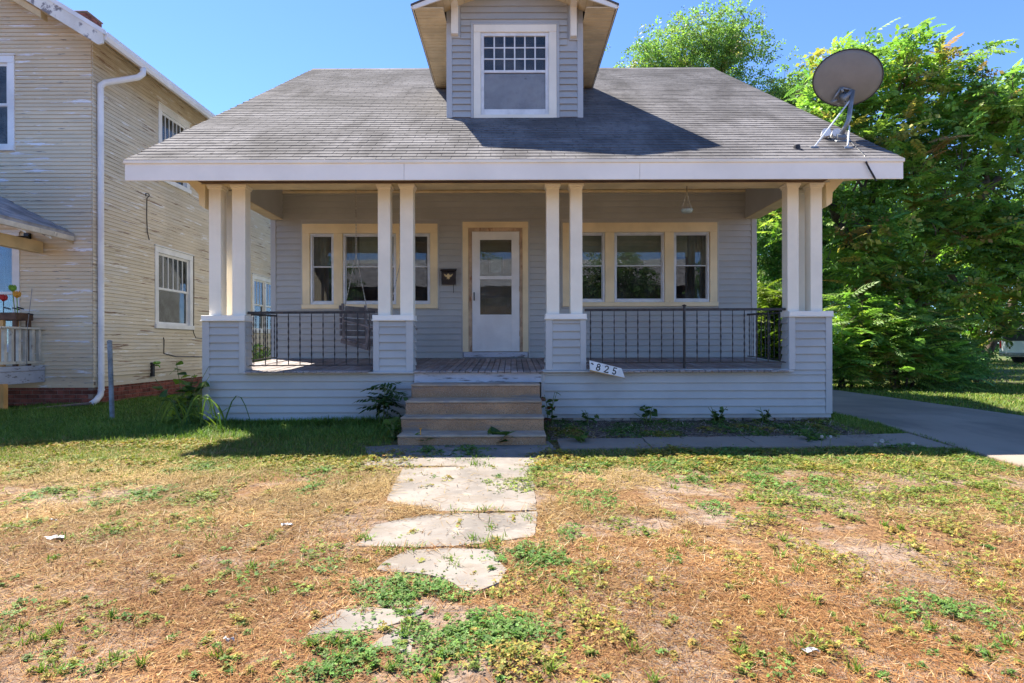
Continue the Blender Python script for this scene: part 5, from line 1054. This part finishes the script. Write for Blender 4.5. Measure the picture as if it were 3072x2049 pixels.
addp([(1220, 745, 140, 22, 2), (640, 788, 115, 22, 2), (980, 566, 45, 9, 2), (1185, 556, 62, 14, 2), (1640, 850, 65, 52, 0), (1820, 500, 105, 36, 0), (1520, 395, 125, 36, 1), (1850, 900, 65, 42, 1), (1680, 700, 60, 40, 0), (1700, 980, 65, 60, 1), (1350, 1010, 110, 60, 3), (1760, 1180, 110, 95, 3), (1980, 640, 45, 35, 1), (1960, 1330, 60, 70, 3), (560, 270, 160, 35, 3), (150, 250, 190, 25, 3), (1640, 270, 120, 35, 3), (1140, 270, 70, 22, 2), (870, 205, 55, 18, 0), (1085, 210, 70, 20, 0), (1860, 260, 60, 20, 1)], 850, 1250)
addp([(180, 280, 115, 28, 0), (360, 300, 65, 28, 0), (480, 220, 210, 32, 0), (220, 230, 180, 38, 3), (1200, 260, 95, 38, 0), (1450, 250, 260, 55, 1), (900, 430, 115, 28, 0), (1100, 395, 62, 24, 0), (720, 375, 72, 28, 0), (960, 520, 165, 46, 1), (1650, 480, 310, 65, 1), (1930, 400, 125, 58, 1), (2250, 600, 140, 58, 1), (2260, 330, 50, 40, 0), (740, 650, 95, 48, 3), (590, 880, 65, 60, 3), (1220, 890, 90, 72, 3), (840, 1500, 100, 55, 0), (1620, 760, 65, 40, 3), (570, 385, 55, 24, 3), (150, 1000, 70, 40, 3), (60, 690, 50, 28, 1), (490, 545, 60, 26, 0), (1250, 620, 60, 26, 1), (1070, 810, 45, 40, 3), (2230, 890, 90, 60, 3), (1890, 900, 90, 60, 3), (1180, 1400, 60, 80, 3), (2040, 1420, 35, 28, 0), (230, 850, 40, 24, 0), (1850, 680, 90, 46, 3), (1380, 1110, 50, 34, 1), (580, 1270, 50, 50, 3), (2120, 1060, 60, 60, 3), (30, 1090, 60, 40, 3), (960, 265, 70, 30, 1), (1900, 300, 90, 28, 1), (1560, 185, 130, 24, 0), (350, 375, 80, 18, 0)], 1900, 1250)
_r = random.Random(9)
for _ in range(420):
    _y = _r.uniform(1400, 2049); PATCH.append((_r.uniform(-100, 3170), _y, _r.uniform(5, 16), _r.uniform(3, 9) , _r.choice((0, 1, 3, 3, 2))))
for _ in range(46): PATCH.append((_r.uniform(1640, 2520), _r.uniform(1262, 1318), _r.uniform(18, 42), _r.uniform(5, 11), _r.choice((0, 1, 0, 3))))
for _ in range(40): PATCH.append((_r.uniform(1600, 2950), _r.uniform(1358, 1420), _r.uniform(25, 70), _r.uniform(6, 14), _r.choice((0, 1, 3))))
for _ in range(30): PATCH.append((_r.uniform(0, 1200), _r.uniform(1372, 1420), _r.uniform(25, 60), _r.uniform(5, 12), _r.choice((1, 1, 3))))
addp([(30 + 44 * i, 30 + 9 * math.sin(i), 40, 16, 3) for i in range(30)], 0, 1320)
PAL = {0: ((.09, .19, .035), (.12, .22, .045), (.15, .24, .06)), 1: ((.18, .23, .045), (.14, .20, .04), (.25, .26, .05)), 2: ((.15, .24, .035), (.20, .28, .035), (.11, .18, .03)), 3: ((.29, .27, .055), (.22, .24, .045), (.34, .22, .06))}
def patch_mesh(P, dens=1.0, thr=.36):
    Vs, Cs = [], []
    for (px_, py_, rx_, ry_, kd) in P:
        gx_, gy_ = ground_at(px_, py_); rx, ry = rx_ * gy_ / F_PX, ry_ * gy_ * gy_ / (1.1 * F_PX); m = int(min(20000, max(26, rx * ry * math.pi * 5000)) * dens)
        th = rng.uniform(0, 6.28, m); rr_ = np.sqrt(rng.random(m)) * (1 + .8 * np.abs(rng.normal(0, .6, m))) * (1 + .35 * np.sin(3 * th + px_) + .25 * np.sin(5 * th + py_)); x, y = gx_ + rx * rr_ * np.cos(th), gy_ + ry * rr_ * np.sin(th)
        ok = fb(x, y, 9, 5) > (thr if rx_ > 20 else 0); x, y, rr_ = x[ok], y[ok], rr_[ok]; m = len(x); big = .8 + .18 * gy_
        if m == 0: continue
        if kd == 2:
            hgt = rng.uniform(.02, .075, m); pal = np.array(PAL[2])[rng.integers(0, 3, m)] * rng.uniform(.7, 1.25, (m, 1)); v, _, c = strips(x, y, gh(x, y), rng.uniform(0, 6.28, m), hgt, np.full(m, .004) * big, rng.uniform(.5, 1.4, m), pal, .3)
        else:
            tall = {0: .032, 1: .034, 3: .045}[kd] * min(1, rx_ / 22); hz = rng.random(m) ** .8 * tall * np.clip(1.15 - rr_ * .6, .3, 1); L_ = rng.uniform(.005, .0115, m) * big
            pal = np.array(PAL[kd])[rng.integers(0, 3, m)] * rng.uniform(.55, 1.35, (m, 1)) * rng.uniform(.85, 1.15, (m, 3))
            v, _, c = scatter(CLV, np.stack([x, y, gh(x, y) + hz + .004], 1), rng.uniform(0, 6.28, m), rng.normal(.05, .32, m), rng.normal(0, .32, m), L_, pal, rng)
        Vs.append(v); Cs.append(c)
    V = np.concatenate(Vs); return V, np.arange(len(V)).reshape(-1, 4), np.concatenate(Cs)
tri = lambda a: [(0, 0, 0), (.55 * math.cos(a) - .38 * math.sin(a), .55 * math.sin(a) + .38 * math.cos(a), .05), (1.1 * math.cos(a), 1.1 * math.sin(a), 0), (.55 * math.cos(a) + .38 * math.sin(a), .55 * math.sin(a) - .38 * math.cos(a), .05)]
CLV = [np.array(tri(0.) + tri(2.1) + tri(4.2)), np.array(tri(.4) + tri(1.7) + tri(3.3) + tri(5.0)), np.array(tri(0.) + tri(.8))]
V, Fq, co = patch_mesh(PATCH); stuff('lawn_weeds', V, Fq, co, 'blade', 'scattered small green weed tufts in the dry lawn')
BIGP = [([(720, 1000, 250, 62, 0), (620, 1085, 130, 60, 0), (900, 1040, 150, 50, 0)], 'clover mat over the near edge of the third walk slab'), ([(1130, 1240, 330, 110, 0), (960, 1330, 190, 120, 0), (1330, 1290, 220, 80, 0)], 'largest blue-green clover mat in the bottom middle'), ([(1400, 1440, 270, 90, 3)], 'yellow-green mat at the right of the largest clover'),
        ([(300, 1360, 190, 72, 0), (480, 1460, 250, 80, 0), (200, 1530, 160, 50, 0)], 'clover mat at bottom left of the broken walk'), ([(1400, 820, 140, 62, 0), (1540, 860, 120, 45, 0)], 'blue-green clover clump right of the third walk slab')]
for P_, lb in BIGP:
    pp = [(850 + a * .5095, 1250 + b_ * .5095, c * .5095, d * .5095, k) for a, b_, c, d, k in P_]; V, Fq, co = patch_mesh(pp, 2.6, .36); tag(link('clover_patch', np_mesh('clover_patch', V, Fq, co), 'blade'), lb, None, None, 'stuff')
V, Fq, co = patch_mesh([(1900 + a * .5096, 1250 + b_ * .5096, c * .5096, d * .5096, 0) for a, b_, c, d in ((1800, 1160, 240, 90), (2040, 1290, 110, 60))], 2.4, .36); tag(link('clover_patch', np_mesh('clover_patch', V, Fq, co), 'blade'), 'green weed mat alone in the dry lawn at lower right', None, None, 'stuff')
# living grass: side yard, strips by the walk, beyond the drive
def grass(n, box, hgt, pal, seed, wid=.006, dens=None, name='green_grass', label='', keep=.0, bare=.30):
    x = rng.uniform(box[0], box[1], n); y = rng.uniform(box[2], box[3], n); f = fb(x, y, .9, seed); k = (~blocked(x, y, keep)) & (rng.random(n) < np.clip((f - bare) * 5, 0, 1))
    if dens is not None: k &= rng.random(n) < dens(x, y)
    x, y = x[k], y[k]; n = len(x); sc = np.clip(y / 6, .8, 3); c = np.array(pal)[rng.integers(0, len(pal), n)] * rng.uniform(.7, 1.3, (n, 1)) * (.75 + .5 * fb(x, y, 2.2, seed + 3))[:, None]
    return strips(x, y, gh(x, y) - .003, rng.uniform(0, 6.28, n), rng.uniform(.45, 1, n) * hgt * (.6 + .8 * fb(x, y, 1.7, seed + 6)), np.full(n, wid) * sc, rng.uniform(.55, 1.45, n), c, .35)
GR = [(.10, .19, .035), (.13, .22, .04), (.16, .245, .04), (.20, .25, .06)]; GY = [(.22, .26, .045), (.17, .23, .04), (.27, .24, .08), (.11, .165, .03)]
parts = [grass(60000, (-6.5, 6.5, 1.7, 5.3), .032, [(.16, .20, .04), (.12, .18, .035), (.22, .22, .05)], 36, .0032, bare=.52), grass(52000, (-9.2, -3.9, 6.3, 11.5), .13, GR, 21, bare=.05), grass(26000, (-9, -1.3, 6.6, 7.8), .13, GR, 22, bare=.2), grass(42000, (-9.2, -1.3, 5.55, 6.7), .09, GR + GY * 2, 23, .005, bare=.22), grass(30000, (-8, -1.2, 4.7, 5.75), .055, GY, 24, .005, lambda x, y: np.clip((y - 4.6) * 1.3, .1, 1), bare=.34),
         grass(24000, (.2, 4.6, 5.0, 6.12), .06, GY + GR, 25, .005, lambda x, y: np.clip((y - 5.0) * 1.6, .1, 1), bare=.3), grass(46000, (.4, 4.6, 6.4, 7.75), .06, GR + GY[:1], 26, .005, bare=.42), grass(42000, (6.9, 16, 6.5, 14.5), .10, GY + GR, 27, .008, bare=.2), grass(14000, (7, 28, 14, 34), .16, GR + GY, 28, .010, bare=.35),
         grass(16000, (3.9, 4.7, 5.7, 8.2), .10, GR + GY, 29, .005, bare=.25), grass(9000, (-4.5, -1.3, 7.45, 7.75), .18, GR, 30, .006, bare=.1), grass(5000, (4.4, 4.62, 6, 14), .10, GR, 33, .006, bare=.3)]
V = np.concatenate([p_[0] for p_ in parts]); co = np.concatenate([p_[2] for p_ in parts]); stuff('green_grass', V, np.arange(len(V)).reshape(-1, 4), co, 'blade', 'living green grass round the houses and beyond the drive')
# leaf litter and chips on the mulch bed, crumbs and twigs on the walk
n = 7000; x = rng.uniform(.42, 4.1, n); y = rng.uniform(6.5, 7.7, n); c = np.array([(.24, .18, .135), (.14, .105, .08), (.40, .32, .25), (.10, .08, .065)])[rng.integers(0, 4, n)]
V, Fq, co = strips(x, y, gh(x, y) + rng.uniform(.014, .03, n), rng.uniform(0, 6.28, n), rng.uniform(.02, .07, n), rng.uniform(.004, .012, n), rng.normal(0, .3, n), c, .2); stuff('mulch_chips', V, Fq, co, 'straw', 'dark bark chips and dead leaves in the bed')
n = 900; x, y = rng.uniform(-1.6, .4, n), rng.uniform(2.2, 5.9, n); V, Fq, co = strips(x, y, gz(x, y) + .017, rng.uniform(0, 6.28, n), rng.uniform(.006, .03, n), rng.uniform(.003, .008, n), np.zeros(n), np.array([(.10, .075, .05), (.2, .13, .08), (.34, .24, .13)])[rng.integers(0, 3, n)], 0); stuff('walk_crumbs', V, Fq, co, 'straw', 'dry crumbs and twigs strewn on the concrete walk')
